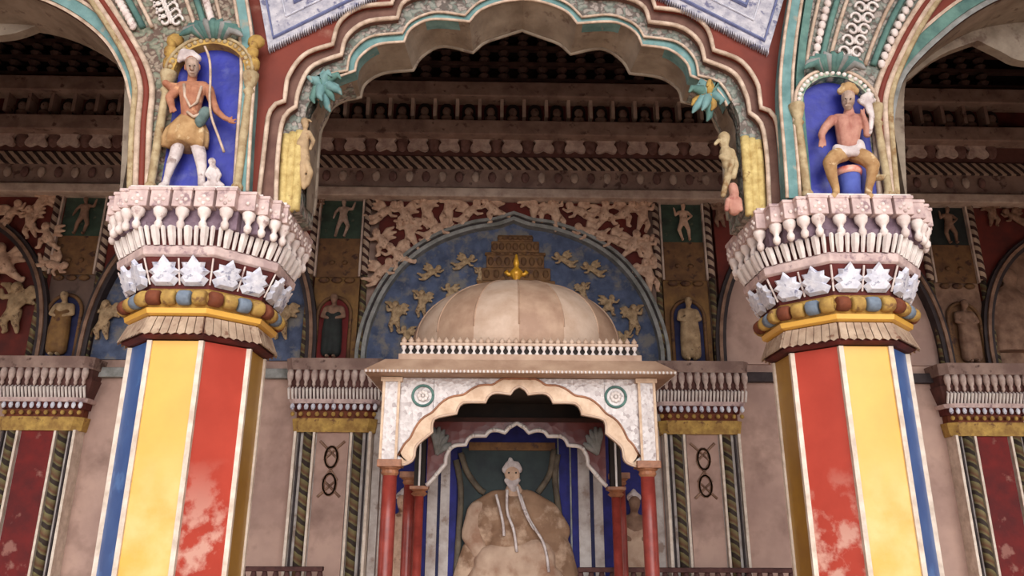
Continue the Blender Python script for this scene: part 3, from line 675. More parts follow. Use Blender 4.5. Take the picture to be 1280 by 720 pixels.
# ---------------------------------------------------------------- creatures and leaf sprays at the arch springing
def spray(u, v, Y, label, lean, mats_):
    root = thing('leaf_spray', label, 'wall ornament', P(u, v+25, Y))
    k = MPP(v, Y); c = P(u, v, Y)
    for i in range(12):
        a = 2*PI*i/12+.2; L = (26 if i % 2 else 18)*k
        t = c+Vector((math.cos(a)*L*.75+lean*.04, -.06-.04*(i % 3), math.sin(a)*L)); m_ = (c+t)/2+Vector((0, -.05, .03))
        MB().tube([c, m_, t, t+Vector((lean*.03, -.01, -.05))], [.025, .05, .03, .008], 7).build('leaf', mats_[i % len(mats_)], root, smooth=True)
    return root
spray(404, 116, 6.18, 'turquoise leaf spray at the big arch foot nearest the archer', 1, ['turq', 'turq_deep', 'turq'])
spray(884, 128, 6.18, 'turquoise and ochre leaf spray at the big arch foot nearest the seated figure', -1, ['turq', 'turq_deep', 'gold', 'turq'])
def hanger(pts, Y, label, m_):
    root = thing('springer_figure', label, 'statue', P(pts[-1][0][0], pts[-1][0][1], Y))
    fused('body', caps_px(pts, Y, 190), m_, root, .009); return root
hanger([[(381, 152, -.03, 5.5), (382, 158, -.04, 4)], [(381, 168, -.02, 6.5), (380, 184, -.03, 6), (381, 200, -.02, 7)], [(386, 166, -.04, 3.5), (392, 176, -.08, 2.8), (388, 186, -.1, 2.4)], [(377, 168, -.04, 3.5), (373, 180, -.06, 2.8)], [(383, 204, -.03, 5), (388, 216, -.06, 4), (384, 230, -.03, 3.4)], [(378, 204, -.03, 5), (378, 218, -.04, 4), (380, 234, -.02, 3.2)], [(386, 150, -.06, 2), (389, 152, -.08, 1.4)]], 6.15, 'weathered ochre carved figure clinging to the arch jamb next to the archer pier', 'relief_gold')
hanger([[(905, 172, -.04, 8), (905, 180, -.05, 6)], [(907, 190, -.03, 8), (910, 206, -.03, 7)], [(902, 196, -.06, 4), (916, 202, -.08, 3.4), (912, 214, -.08, 3)], [(914, 190, -.03, 5), (920, 206, -.03, 4), (917, 222, -.04, 3.2)], [(912, 212, -.03, 6), (908, 228, -.06, 4.4), (904, 244, -.03, 3.6)], [(898, 176, -.08, 3), (894, 180, -.1, 2.4)]], 6.15, 'pale yellow carved animal clinging to the arch jamb next to the seated figure pier', 'gold_pale')
hanger([[(916, 234, -.03, 6), (918, 242, -.03, 6)], [(917, 250, -.02, 8), (918, 262, -.02, 8)], [(910, 250, -.05, 3.5), (908, 262, -.06, 3)], [(924, 250, -.05, 3.5), (926, 262, -.06, 3)]], 6.1, 'small pink carved bust below the pale animal at the arch jamb', 'skin_pink')
# ---------------------------------------------------------------- upper wall: cornices, niches, lattice
XA, XB = -9.5, 10.0
def course(n, v0, v1, Y0, m_, name=None, bevel=.02):
    o = struct(MB().box(XA, XB, Y0, WY, ZH(v0, Y0), ZH(v1, Y0)).build(f'trim_{n}', m_, origin=(0, WY, ZH(v0, Y0)), bevel=bevel)); return o
course(1, 246, 235, 11.05, 'cornice_pale')
t2 = course(2, 235, 211, 11.2, 'cornice')
for i in range(72):
    x = XA+.2+i*.27
    if abs(x) > 8.2: continue
    Y = 11.18; z = ZH(222, Y)
    MB().ell((x, Y, z), (.07, .04, .1), 8).build('floret', 'cornice_pale' if i % 2 else 'oval', t2, smooth=True)
course(3, 211, 196, 11.16, 'rope_h')
t4 = course(4, 196, 168, 11.2, 'cornice_dark')
pit = 39*MPP(180, 11.2); n_ = int(8.2/pit); xc0 = P(519-39*8, 180, 11.2).x
fl = [(math.cos(a)*(1+.28*math.cos(4*a)), math.sin(a)*(1+.28*math.cos(4*a))) for a in [PI/4+2*PI*i/32 for i in range(32)]]
fl = [(x*math.cos(PI/4)-z*math.sin(PI/4), x*math.sin(PI/4)+z*math.cos(PI/4)) for x, z in fl]
zq = ZH(181, 11.2); hq = (ZH(168, 11.2)-ZH(196, 11.2))/2
def rs(x, z, a): return (x*math.cos(a)-z*math.sin(a), x*math.sin(a)+z*math.cos(a))
for i in range(-14, 32):
    x = xc0+(i)*pit
    if abs(x) > 8.3: continue
    k = hq*.78
    MB().prism([(x+a*k*1.08, zq+b*k) for a, b in fl], 11.13, 11.2).build('quatrefoil', 'quatre', t4)
    MB().ell((x+pit/2, 11.19, zq), (.1, .05, hq*.8), 12).build('oval_boss', 'oval', t4, smooth=True)
course(5, 168, 150, 10.95, 'cornice')
t6 = course(6, 150, 120, 11.25, 'maroon')
z0, z1 = ZH(150, 11.15), ZH(120, 11.15); pit = 27.6*MPP(135, 11.15); xc0 = P(655, 135, 11.15).x
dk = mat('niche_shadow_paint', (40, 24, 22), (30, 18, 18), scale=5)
for i in range(-26, 27):
    x = xc0+i*pit
    if abs(x) > 8.3: continue
    MB().box(x-.028, x+.028, 11.05, 11.26, z0, z1).build('niche_divider', 'cornice_pale' if abs(x) < 4 else 'cornice', t6)  # dimness of the side bays put into the outer dividers' darker colour
    xc = x+pit/2; hw = pit*.3; zc = z0+(z1-z0)*.5
    arc = [(xc-hw, z0)]+[(xc-hw*math.cos(t*PI/10), zc+hw*math.sin(t*PI/10)) for t in range(11)]+[(xc+hw, z0)]
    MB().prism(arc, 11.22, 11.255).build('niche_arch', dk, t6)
    mb = MB(); mb.ell((xc, 11.2, z0+.17), (.075, .05, .085), 10); mb.ell((xc, 11.2, z0+.05), (.1, .05, .06), 10)
    mb.ell((xc, 11.14, z0+.16), (.015, .015, .02), 6)
    mb.build('carved_bust', 'cornice', t6, smooth=True)
course(7, 120, 102, 10.95, 'cornice')
# lattice balustrade
Yl = 11.1; zb0, zt0 = ZH(102, Yl), ZH(22, Yl); rows = 4
t8 = semp('trim_8', (0, Yl, zb0))
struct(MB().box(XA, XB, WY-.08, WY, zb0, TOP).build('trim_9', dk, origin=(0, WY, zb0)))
mb = MB(); pit = 24*MPP(70, Yl); hr = (zt0-zb0)/rows
for r in range(rows+1): mb.box(XA, XB, Yl-.05, Yl+.05, zb0+r*hr-.035, zb0+r*hr+.035)
mb.build('lattice_rail', 'lattice', t8)
mb = MB(); x = XA
while x < XB:
    if abs(x) < 8.6:
        for r in range(rows):
            z = zb0+r*hr
            mb.lathe((x, Yl), [(.05, z+.03), (.1, z+hr*.3), (.045, z+hr*.5), (.1, z+hr*.72), (.05, z+hr-.03)], 8)
    x += pit
o = mb.build('lattice_baluster', 'lattice', t8); o['kind'] = 'stuff'
course(10, 22, -20, 10.9, 'ceiling')
# ---------------------------------------------------------------- arches on the back wall
def wallarch(pts, Y, label=None):
    return resample(cat_rom(w2(pts, Y)), 40)
ca_l = [(456, 452), (458, 430), (466, 400), (484, 362), (512, 328), (548, 304), (590, 289), (622, 284), (642, 277)]
Ya = 11.3
al = wallarch(ca_l, Ya); cxa = al[-1][0]; arch = mirrored(al, cxa)
zs0 = ZH(452, Ya)
ty = struct(MB().strip([(x, zs0) for x, z in arch], arch, 11.36, WY).build('trim_11', 'mural_blue', origin=(cxa, WY, zs0)))
zsp = ZH(247, 11.25); xs1 = P(464, 247, 11.25).x; xs2 = P(824, 247, 11.25).x
aa = [p for p in arch if p[1] > ZH(400, Ya)]
struct(MB().strip(aa, up(aa, zsp), 11.28, WY).build('trim_12', 'wall_red', origin=(cxa, WY, zs0)))
def bandarch(pts, d0, d1, y, m_, par, sg=1): MB().strip(off2(pts, sg*d0), off2(pts, sg*d1), y, WY).build('arch_moulding', m_, par)
am = semp('trim_13', (cxa, WY, zs0))
bandarch(arch, -.01, .05, 11.2, 'mould_grey', am); bandarch(arch, .05, .09, 11.24, 'line_dark', am); bandarch(arch, .09, .14, 11.19, 'mould_grey', am)
# side bay arches (their crowns are hidden by the columns)
def bay(xl_px, xr_px, crown_v, n, gm='mural_blue'):
    zc_ = ZH(452, Ya); a = P(xl_px, 452, Ya).x; b = P(xr_px, 452, Ya).x; zt_ = ZH(crown_v, Ya); m_ = (a+b)/2; hw = (b-a)/2
    pts = [(m_-hw*math.cos(t*PI/40), zc_+(zt_-zc_)*math.sin(t*PI/40)**.85) for t in range(41)]
    ty = struct(MB().strip([(x, zc_) for x, z in pts], pts, 11.36, WY).build(f'trim_{n}', gm, origin=(m_, WY, zc_)))
    struct(MB().strip(pts, up(pts, zsp), 11.28, WY).build(f'trim_{n+1}', 'wall_red' if n != 16 else 'plaster_dark', origin=(m_, WY, zc_)))
    am = semp(f'trim_{n+2}', (m_, WY, zc_))
    for d0, d1, y, mm in ((-.01, .05, 11.2, 'line_dark'), (.05, .1, 11.17, 'relief_dim'), (.1, .15, 11.2, 'line_dark')):
        MB().strip(off2(pts, d0), off2(pts, d1), y, WY).build('arch_moulding', mm, am)
    return pts
bay(108, 383, 268, 14)
bay(906, 1178, 275, 17, 'plaster')
bay(-240, 44, 282, 20, 'wall_red')
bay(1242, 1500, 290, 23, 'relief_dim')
# ---------------------------------------------------------------- pilasters with capitals and the relief panels over them
def pilaster(u, label, red, w=104, vt=455):
    Yf = 11.1; ctr = P(u, 500, Yf).x; k = MPP(500, Yf); hw = w*k/2*.9
    Z = lambda v: ZH(v, Yf)
    root = thing('wall_pilaster', label, 'pilaster', (ctr, WY, 0), 'pilasters along the back wall')
    MB().box(ctr-hw, ctr+hw, 11.22, WY, 0, Z(540)).build('shaft', 'white_paint', root)
    MB().box(ctr-hw*.42, ctr+hw*.42, 11.19, 11.23, .3, Z(541)).build('centre_panel', 'dark_red' if red else 'plaster', root)
    for s in (-1, 1):
        MB().box(ctr+s*hw*.46, ctr+s*hw*.52, 11.15, 11.23, 0, Z(540)).build('cream_fillet', 'cream_line', root)
        MB().tube([(ctr+s*hw*.66, 11.2, .4), (ctr+s*hw*.66, 11.2, Z(541))], hw*.12, 10).build('rope_moulding', 'rope_green', root, smooth=True)
        MB().box(ctr+s*hw*.86, ctr+s*hw*.9, 11.17, 11.23, 0, Z(540)).build('dark_line', 'line_dark', root)
        MB().box(ctr+s*hw*.95, ctr+s*hw*1.02, 11.15, WY, 0, Z(540)).build('edge_fillet', 'cream_line', root)
    if not red:
        mb = MB()
        for j in range(2):
            zc_ = Z(572+j*34); 
            for s in (-1, 1): mb.tube([(ctr+s*.09*math.cos(t*.45), 11.185, zc_+.15*math.sin(t*.45)) for t in range(15)], .022, 6)
        for s in (-1, 1): mb.tube([(ctr-.18*s, 11.185, Z(552)), (ctr+.1*s, 11.185, Z(575)), (ctr-.1*s, 11.185, Z(600)), (ctr+.16*s, 11.185, Z(622))], .02, 6)
        mb.build('faded_scroll', 'relief_dim', root)
    # capital
    def ring(v0, v1, e0, e1, y0, y1, m_, name):
        z0, z1 = Z(v0), Z(v1)
        def q(e, y, z): return [(ctr-hw-e, WY, z), (ctr-hw-e, y+.1, z), (ctr-hw-e+.1, y, z), (ctr+hw+e-.1, y, z), (ctr+hw+e, y+.1, z), (ctr+hw+e, WY, z)]
        return MB().loft([q(e0, y0, z0), q(e1, y1, z1)]).build(name, m_, root)
    ring(541, 524, .04, .07, 11.14, 11.12, 'gold', 'gold_band'); bb_ = ring(524, 514, .02, .02, 11.16, 11.16, 'bead_brown', 'bead_band')
    lg = ring(514, 506, .05, .06, 11.13, 11.11, 'maroon', 'leaf_ground'); lgd = ring(506, 501, .1, .12, 11.06, 11.04, 'stone_pink', 'ledge')
    bg_ = ring(501, 478, .06, .14, 11.1, 11.02, 'cornice_dark', 'bracket_ground'); ring(466, 452, .16, .18, 10.96, 10.94, 'cornice', 'abacus'); ring(478, 466, .12, .14, 11.04, 11.0, 'cornice_dark', 'abacus_neck')
    W = hw*2+.2
    mb = MB()
    for i in range(13):
        x = ctr-W/2+W*(i+.5)/13
        MB().ell((x, 11.09, Z(510)), (.035, .025, .05), 8).build('leaf', 'leaf_white', lg, smooth=True)
    mb = MB()
    for i in range(11):
        x = ctr-W/2+W*(i+.5)/11; MB().ell((x, 11.1, Z(519)), (.035, .03, .035), 8).build('bead', 'gold', bb_, smooth=True)
    for i in range(12):
        x = ctr-(W+.1)/2+(W+.1)*(i+.5)/12
        MB().lathe((x, 10.99), [(.01, Z(487)), (.028, Z(484)), (.022, Z(481)), (.042, Z(477)), (.05, Z(471)), (.035, Z(466))], 8).build('pendant_bracket', 'quatre', bg_, smooth=True)
    mb = MB()
    for i in range(26):
        x = ctr-(W+.06)/2+(W+.06)*(i+.5)/26; MB().tube([(x, 11.06, Z(501)), (x, 11.0, Z(489)), (x, 11.03, Z(487))], [.016, .02, .01], 6).build('flute', 'bead_white', lgd)
    return root
pilaster(418, 'pale flower painted pilaster between the archer column and the throne canopy', False)
pilaster(876, 'pale flower painted pilaster between the throne canopy and the seated figure column', False)
pilaster(50, 'dark red panelled pilaster at the left edge, beyond the archer column', True)
pilaster(1236, 'dark red panelled pilaster at the right edge, beyond the seated figure column', True)
def panel(u, label, g_up, g_mid, g_low, arch_m, wpx=70):
    Yf = 11.25; k = MPP(350, Yf); ctr = P(u, 350, Yf).x; hw = wpx*k/2; Z = lambda v: ZH(v, Yf)
    root = thing('relief_panel', label, 'wall panel', (ctr, WY, Z(452)), 'relief panels above the pilasters')
    MB().box(ctr-hw, ctr+hw, 11.29, WY, Z(300), Z(247)).build('upper_ground', g_up, root)
    MB().box(ctr-hw, ctr+hw, 11.27, WY, Z(348), Z(300)).build('middle_ground', g_mid, root)
    MB().box(ctr-hw, ctr+hw, 11.29, WY, Z(452), Z(348)).build('lower_ground', g_low, root)
    hw2 = hw*.72; zc_ = Z(395)
    arc = [(ctr-hw2, Z(452))]+[(ctr-hw2*math.cos(t*PI/16), zc_+hw2*1.1*math.sin(t*PI/16)) for t in range(17)]+[(ctr+hw2, Z(452))]
    MB().prism(arc, 11.27, 11.3).build('arched_ground', arch_m, root)
    MB().tube([(x, 11.26, z) for x, z in arc], .03, 6).build('arch_rim', g_mid, root, smooth=True)
    for s in (-1, 1):
        MB().tube([(ctr+s*(hw+.07), 11.25, Z(345)), (ctr+s*(hw+.07), 11.25, Z(247))], .055, 10).build('rope_moulding', 'rope_bw', root, smooth=True)
        MB().tube([(ctr+s*(hw+.07), 11.27, Z(452)), (ctr+s*(hw+.07), 11.27, Z(346))], .05, 10).build('lower_shaft', 'rope_green', root, smooth=True)
        MB().box(ctr+s*(hw-.02), ctr+s*(hw+.01), 11.22, WY, Z(348), Z(247)).build('fillet', 'cornice_pale', root)
        for j in range(5): pass
    for s in (-1, 0, 1):
        MB().ell((ctr+s*.2, 11.26, Z(352)), (.09, .04, .05), 8).build('carved_rosette', g_mid, root, smooth=True)
        if s < 1: MB().ell((ctr+s*.2+.1, 11.26, Z(330)), (.05, .03, .04), 8).build('carved_rosette', g_mid, root, smooth=True)
    return ctr, hw, Z
def standing(z0, H, cx, Y, name, label, cat, mats_, pose=0, group=None, voxel=None):
    """standing or dancing relief figure of height H, feet at z0"""
    root = thing(name, label, cat, (cx, Y+.08, z0), group); q = lambda x, y, z, r: (cx+x*H, Y+y*H, z0+z*H, r*H)
    mb = MB(); mb.caps([q(0, -.05, .93, .06), q(0, -.05, .89, .05), q(0, 0, .84, .035), q(0, 0, .8, .05)]); mb.ell((cx, Y-.11*H, z0+.905*H), .014*H, 6)
    mb.caps([q(-.1, 0, .77, .045), q(.1, 0, .77, .045)]); mb.caps([q(-.04, -.01, .74, .075), q(-.03, -.02, .62, .065), q(-.03, 0, .53, .08)]); mb.caps([q(.04, -.01, .74, .075), q(.03, -.02, .62, .065), q(.03, 0, .53, .08)])
    A1 = {0: (-.16, .64, -.08, .6), 1: (-.2, .68, -.24, .82), 2: (-.19, .66, -.22, .5)}[pose]; A2 = {0: (.16, .64, .07, .6), 1: (.2, .66, .1, .56), 2: (.22, .74, .28, .88)}[pose]
    for (ex, ez, hx, hz), s in ((A1, -1), (A2, 1)):
        mb.caps([q(s*.12, 0, .76, .042), q(ex, -.03, ez, .034), q(hx, -.08, hz, .026)])
        dx, dz = hx-ex, hz-ez; L = math.hypot(dx, dz)+1e-6
        for f in (-.5, -.17, .17, .5): mb.caps([q(hx, -.08, hz, .016), q(hx+dx/L*.045-dz/L*f*.04, -.09, hz+dz/L*.045+dx/L*f*.04, .008)], 6)
    legs = {0: ((-.05, -.05), (.05, .05)), 1: ((-.14, -.06), (.1, .12)), 2: ((-.1, -.16), (.14, .06))}[pose]
    for (kx, fx) in legs:
        mb.caps([q(.04 if kx > 0 else -.04, 0, .5, .07), q(kx, -.05, .28, .05), q(fx, 0, .06, .032), q(fx, -.01, .03, .034), q(fx, -.07, .025, .026)])
    fused('body', mb, mats_[0], root, voxel or H*.013)
    mb = MB(); w = .09 if pose else .1
    if len(mats_) > 1:
        if pose == 0: mb.caps([q(-.05, -.01, .66, .08), q(-.06, -.02, .4, .095), q(-.07, 0, .1, .085)]); mb.caps([q(.05, -.01, .66, .08), q(.06, -.02, .4, .095), q(.07, 0, .1, .085)]); mb.caps([q(0, -.04, .6, .07), q(0, -.04, .12, .08)])
        else: mb.caps([q(-.08, -.01, .52, .085), q(.08, -.01, .52, .085)]); mb.caps([q(-.09, -.02, .4, .08), q(.09, -.02, .4, .08)])
        fused('robe' if pose == 0 else 'kilt', mb, mats_[1], root, H*.015)
    if len(mats_) > 2:
        mb = MB(); mb.caps([q(-.03, -.03, .97, .045), q(.03, -.03, .97, .045)]); mb.ell(q(0, -.03, 1.01, 0)[:3], (.035*H, .035*H, .045*H), 8)
        fused('turban', mb, mats_[2], root, H*.015)
    return root
pdat = [(421, 'relief panel of green and ochre left of the throne arch', 'green_panel', 'brown_panel', 'ochre_wall', 'dark_red', 'skin_face', 'relief_dim', 'robe_dark'),
        (857, 'relief panel of green and brown right of the throne arch', 'green_panel', 'brown_panel', 'ochre_wall', 'navy', 'relief', 'relief_gold', 'relief_gold'),
        (88, 'shadowed relief panel with navy arched niche, left of the archer column', 'green_panel', 'brown_panel', 'plaster_dark', 'navy', 'relief_dim', 'relief_gold', 'ochre_wall'),
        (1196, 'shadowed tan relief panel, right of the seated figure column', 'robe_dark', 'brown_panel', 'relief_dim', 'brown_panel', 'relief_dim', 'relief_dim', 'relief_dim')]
nm = ['left of the throne arch', 'right of the throne arch', 'at the left edge of the hall', 'at the right edge of the hall']
for i, (u, lb, a, b, c, d, m1, m2, m3) in enumerate(pdat):
    ctr, hw, Z = panel(u, lb, a, b, c, d, 56)
    H = (Z(252)-Z(298))
    standing(Z(299), H, ctr+.03, 11.24, 'dancing_relief', 'pale dancing figure on the upper panel '+nm[i], 'relief figure', [m1], 1 if i % 2 else 2, 'dancing figures in the upper panels')
    H = (Z(368)-Z(448))
    standing(Z(450), H, ctr, 11.22, 'standing_relief', ('dark robed' if i == 0 else 'tan robed')+' standing figure in the small arch '+nm[i], 'relief figure', [m2, m3], 0, 'robed figures in the lower arched panels')
# sloping lower ledge (white-blue painted line) along the plaster
for j, (ua, ub) in enumerate(((108, 372), (915, 1175))):
    a = P(ua, 465, 11.3).x; b = P(ub, 465, 11.3).x
    struct(MB().box(a, b, 11.28, WY, ZH(475, 11.3), ZH(463, 11.3)).build(f'trim_{30+j}', 'mould_grey' if j == 0 else 'line_dark', bevel=.01))
# ---------------------------------------------------------------- winged cherubs of the spandrel
def cherub_mesh(kind):
    mb = MB()
    if kind == 0:    # flying towards +x
        mb.caps([(.3, -.06, .22, .12), (.33, -.07, .2, .1)]); mb.caps([(.2, -.02, .1, .1), (.0, -.04, 0, .13), (-.12, -.02, -.08, .12)])
        mb.caps([(-.15, -.02, -.1, .11), (-.35, -.04, -.14, .075), (-.5, -.02, -.05, .05), (-.56, -.03, -.04, .045)]); mb.caps([(-.12, 0, -.12, .11), (-.26, -.06, -.28, .075), (-.42, -.02, -.3, .05), (-.48, -.03, -.27, .04)])
        mb.caps([(.2, -.03, .08, .06), (.38, -.08, .02, .05), (.5, -.1, .1, .04)]); mb.caps([(.14, -.03, .02, .06), (.22, -.09, -.14, .05), (.36, -.1, -.16, .04)])
        W = [[(.06, .02, .12), (-.05, 0, .3), (-.22, 0, .42)], [(.03, .02, .1), (-.12, 0, .24), (-.3, 0, .3)], [(0, .02, .06), (-.15, 0, .14), (-.32, 0, .17)]]
    elif kind == 1:  # standing, arms raised
        mb.caps([(0, -.06, .42, .12), (0, -.07, .39, .1)]); mb.caps([(0, -.01, .26, .1), (0, -.04, .1, .13), (0, -.02, -.04, .13)])
        mb.caps([(-.05, 0, -.08, .11), (-.14, -.06, -.28, .08), (-.08, 0, -.46, .05), (-.1, -.05, -.5, .04)]); mb.caps([(.06, 0, -.08, .11), (.1, -.05, -.3, .08), (.14, 0, -.46, .05), (.17, -.05, -.5, .04)])
        mb.caps([(-.09, -.03, .24, .06), (-.24, -.07, .2, .05), (-.28, -.09, .36, .04)]); mb.caps([(.09, -.03, .24, .06), (.22, -.07, .12, .05), (.14, -.1, .0, .04)])
        W = [[(.08, .03, .25), (.26, 0, .4), (.42, 0, .38)], [(.08, .03, .2), (.28, 0, .28), (.42, 0, .24)], [(.08, .03, .15), (.24, 0, .16), (.36, 0, .1)], [(-.08, .03, .25), (-.2, 0, .46), (-.34, 0, .5)]]
    else:            # crouching, turned
        mb.caps([(-.12, -.07, .32, .12), (-.15, -.08, .29, .1)]); mb.caps([(-.08, -.02, .18, .1), (.0, -.05, .04, .13), (.08, -.02, -.08, .13)])
        mb.caps([(.1, 0, -.1, .11), (-.12, -.1, -.14, .09), (-.14, -.04, -.36, .055), (-.22, -.05, -.38, .045)]); mb.caps([(.12, 0, -.12, .11), (.26, -.05, -.24, .08), (.4, 0, -.34, .05), (.44, -.03, -.3, .04)])
        mb.caps([(-.14, -.03, .16, .06), (-.3, -.08, .12, .05), (-.4, -.1, .22, .04)]); mb.caps([(0, -.03, .16, .06), (.06, -.1, .0, .05), (-.08, -.13, -.02, .04)])
        W = [[(.02, .03, .18), (.2, 0, .34), (.38, 0, .4)], [(.02, .03, .12), (.24, 0, .22), (.42, 0, .24)], [(.04, .03, .06), (.24, 0, .1), (.38, 0, .08)]]
    for w in W: mb.caps([(*w[0], .06), (*w[1], .08), (*w[2], .04)])
    me = fuse(mb, .022, 3); me.name = 'cherub_relief'; return me
CH = [cherub_mesh(k) for k in range(3)]
def cherub(i, kind, u, v, Y, size_px, m_, label, grp, flip=False, tilt=0.):
    me = CH[kind]
    key = ('c', kind, m_)
    if key not in ORG:
        me2 = me.copy(); me2.materials.clear(); me2.materials.append(M[m_]); ORG[key] = me2
    p = P(u, v, Y); k = size_px*MPP(v, Y)
    o = bpy.data.objects.new('cherub_relief', ORG[key]); C.objects.link(o); o.location = p
    o.scale = ((-k if flip else k), k*.8, k); o.rotation_euler = (0, tilt, 0)
    return tag(o, label, 'relief figure', grp)
sp = [(480, 266), (506, 269), (533, 265), (560, 262), (586, 266), (615, 262), (478, 303), (512, 293), (545, 287), (476, 340), (497, 320),
      (668, 259), (695, 268), (726, 265), (756, 268), (782, 266), (804, 270), (738, 290), (768, 300), (792, 306), (810, 315), (812, 345)]
ordn = ['first', 'second', 'third', 'fourth', 'fifth', 'sixth', 'seventh', 'eighth', 'ninth', 'tenth', 'eleventh', 'twelfth', 'thirteenth']
def rowlab(k):
    u, v = sp[k]; left = u < 645
    row = 0 if v < 275 else 1 if v < 312 else 2
    same = sorted(q for q in sp if (q[0] < 645) == left and (0 if q[1] < 275 else 1 if q[1] < 312 else 2) == row)
    return f"cherub relief, {ordn[same.index(sp[k])]} from left, {('top','middle','bottom')[row]} row, {'left' if left else 'right'} red spandrel over throne arch"
for k, (u, v) in enumerate(sp):
    cherub(k, (k*2+k//3) % 3, u, v, 11.24, 44, 'relief', rowlab(k), 'winged cherubs in the red spandrels over the throne arch', flip=u > 645, tilt=random.uniform(-.35, .35))
# cherubs in side bays
for k, (u, v, sd) in enumerate([(14, 262, 0), (38, 272, 1), (60, 290, 2), (50, 250, 1), (66, 325, 0)]):
    cherub(k, sd, u, v+6, 11.24, 42, 'relief', f"winged stucco cherub, {['leftmost', 'second', 'second lowest', 'uppermost', 'lowest'][k]} in the shadowed spandrel at the left edge", 'winged cherubs at the left edge', tilt=.3*k-.5)
for k, (u, v, sd) in enumerate([(1240, 262, 1), (1268, 268, 0)]):
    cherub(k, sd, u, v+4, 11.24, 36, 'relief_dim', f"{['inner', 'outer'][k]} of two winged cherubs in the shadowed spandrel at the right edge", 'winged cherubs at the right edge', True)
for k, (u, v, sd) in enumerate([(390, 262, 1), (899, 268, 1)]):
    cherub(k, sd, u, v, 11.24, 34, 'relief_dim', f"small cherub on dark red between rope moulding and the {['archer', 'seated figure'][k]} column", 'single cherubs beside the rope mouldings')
# tympanum: temple and flying figures
tmpl = thing('temple_relief', 'stepped ochre temple relief on the blue tympanum behind the canopy finial', 'relief', P(645, 372, 11.33))
for j, (ua, ub, va, vb) in enumerate([(596, 694, 376, 352), (602, 688, 352, 336), (608, 680, 336, 320), (606, 682, 320, 316), (614, 674, 316, 302), (622, 666, 302, 294)]):
    a = P(ua, va, 11.33).x; b = P(ub, va, 11.33).x
    MB().box(a, b, 11.26+.01*j, 11.37, ZH(va, 11.33), ZH(vb, 11.33)).build('tier', 'temple', tmpl, bevel=.02)
    mb = MB(); n = 7
    for i in range(n):
        x = a+(b-a)*(i+.5)/n; zz = (ZH(va, 11.33)+ZH(vb, 11.33))/2; mb.ell((x, 11.26+.01*j, zz), (.05, .03, abs(ZH(vb, 11.33)-ZH(va, 11.33))*.35), 8)
    mb.build('tier_carving', 'brown_panel', tmpl, smooth=True)
tf = [(539, 341, 0, 30), (581, 328, 0, 30), (705, 325, 0, 30), (741, 337, 0, 30), (494, 396, 1, 38), (527, 380, 1, 34), (563, 366, 2, 28), (792, 400, 1, 38), (761, 382, 2, 32), (729, 366, 1, 26), (600, 345, 1, 22), (508, 420, 2, 30), (780, 425, 2, 28)]
tl = ['flying figure low on the left', 'flying figure high on the left', 'flying figure high on the right', 'flying figure low on the right', 'standing figure nearest the left foot of the arch', 'standing figure second from the left foot', 'crouching figure left of the temple', 'standing figure nearest the right foot of the arch', 'crouching figure second from the right foot', 'standing figure right of the temple', 'small attendant touching the temple', 'crouching figure lowest on the left', 'crouching figure lowest on the right']
for k, (u, v, kd, s) in enumerate(tf):
    cherub(k, kd, u, v, 11.31, s, 'relief_gold', 'ochre '+tl[k]+' in the blue tympanum', 'ochre figures in the blue tympanum', flip=u > 645)
# figures in the blue side tympanum and left red bay
for k, (u, v, kd, m_, lb) in enumerate([(352, 400, 1, 'relief_gold', 'ochre figure in the blue side arch, right of the archer column capital'), (130, 400, 1, 'relief_gold', 'ochre figure in the blue side arch, left of the archer column capital'),
        (18, 385, 1, 'relief_gold', 'pale green clad figure in the dark red arch at the left edge'), (6, 330, 2, 'relief', 'pale crouching figure in the dark red arch at the left edge')]):
    cherub(k, kd, u, v, 11.3, 62 if k > 1 else 48, m_, lb, None)
big = thing('eroded_relief', 'large eroded tan figure filling the arch at the right edge', 'relief figure', P(1268, 440, 11.3))
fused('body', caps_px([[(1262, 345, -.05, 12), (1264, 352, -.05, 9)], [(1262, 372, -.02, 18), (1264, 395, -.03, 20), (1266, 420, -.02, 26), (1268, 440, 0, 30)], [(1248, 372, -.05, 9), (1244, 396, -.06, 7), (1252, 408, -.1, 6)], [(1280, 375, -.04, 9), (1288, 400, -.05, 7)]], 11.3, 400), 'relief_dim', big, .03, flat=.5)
# ---------------------------------------------------------------- lower wall: painted portrait recess
Yp = 11.33
def pl(u0, u1, v0, v1, y, m_, name, par, y2=None, bevel=0): return MB().box(P(u0, v0, y).x, P(u1, v0, y).x, y, y2 or WY, ZH(v0, y), ZH(v1, y)).build(name, m_, par, bevel=bevel)
tr = semp('trim_40', (P(640, 720, 11.35).x, WY, ZH(720, 11.35)))
pl(466, 822, 800, 520, 11.36, 'deep_blue', 'blue_ground', tr)
for (ua, ub, m_) in ((453, 463, 'white_paint'), (465, 476, 'white_paint'), (445, 449, 'line_dark'), (528, 541, 'white_paint'), (545, 557, 'white_paint'), (557, 566, 'deep_blue'), (541, 545, 'navy'),
                     (727, 742, 'white_paint'), (747, 759, 'white_paint'), (742, 747, 'navy'), (700, 702, 'mould_grey'), (716, 718, 'mould_grey'), (827, 838, 'white_paint'), (841, 847, 'white_paint'), (822, 826, 'navy')):
    pl(ua, ub, 800, 470 if (ua < 500 or ua > 800) else 530, 11.33, m_, 'painted_stripe', tr)
for a, b in ((448, 482), (812, 850)):
    pl(a, b, 530, 516, 11.3, 'white_paint', 'stripe_capital', tr, bevel=.01)
bgp = thing('portrait_painting', 'faded wall portrait of a robed ruler in turban framed by drapes, beneath the canopy', 'painting', (P(643, 720, 11.3).x, WY, GZ+.4))
pl(572, 700, 800, 560, 11.33, 'teal_dark', 'ground', bgp, 11.36)
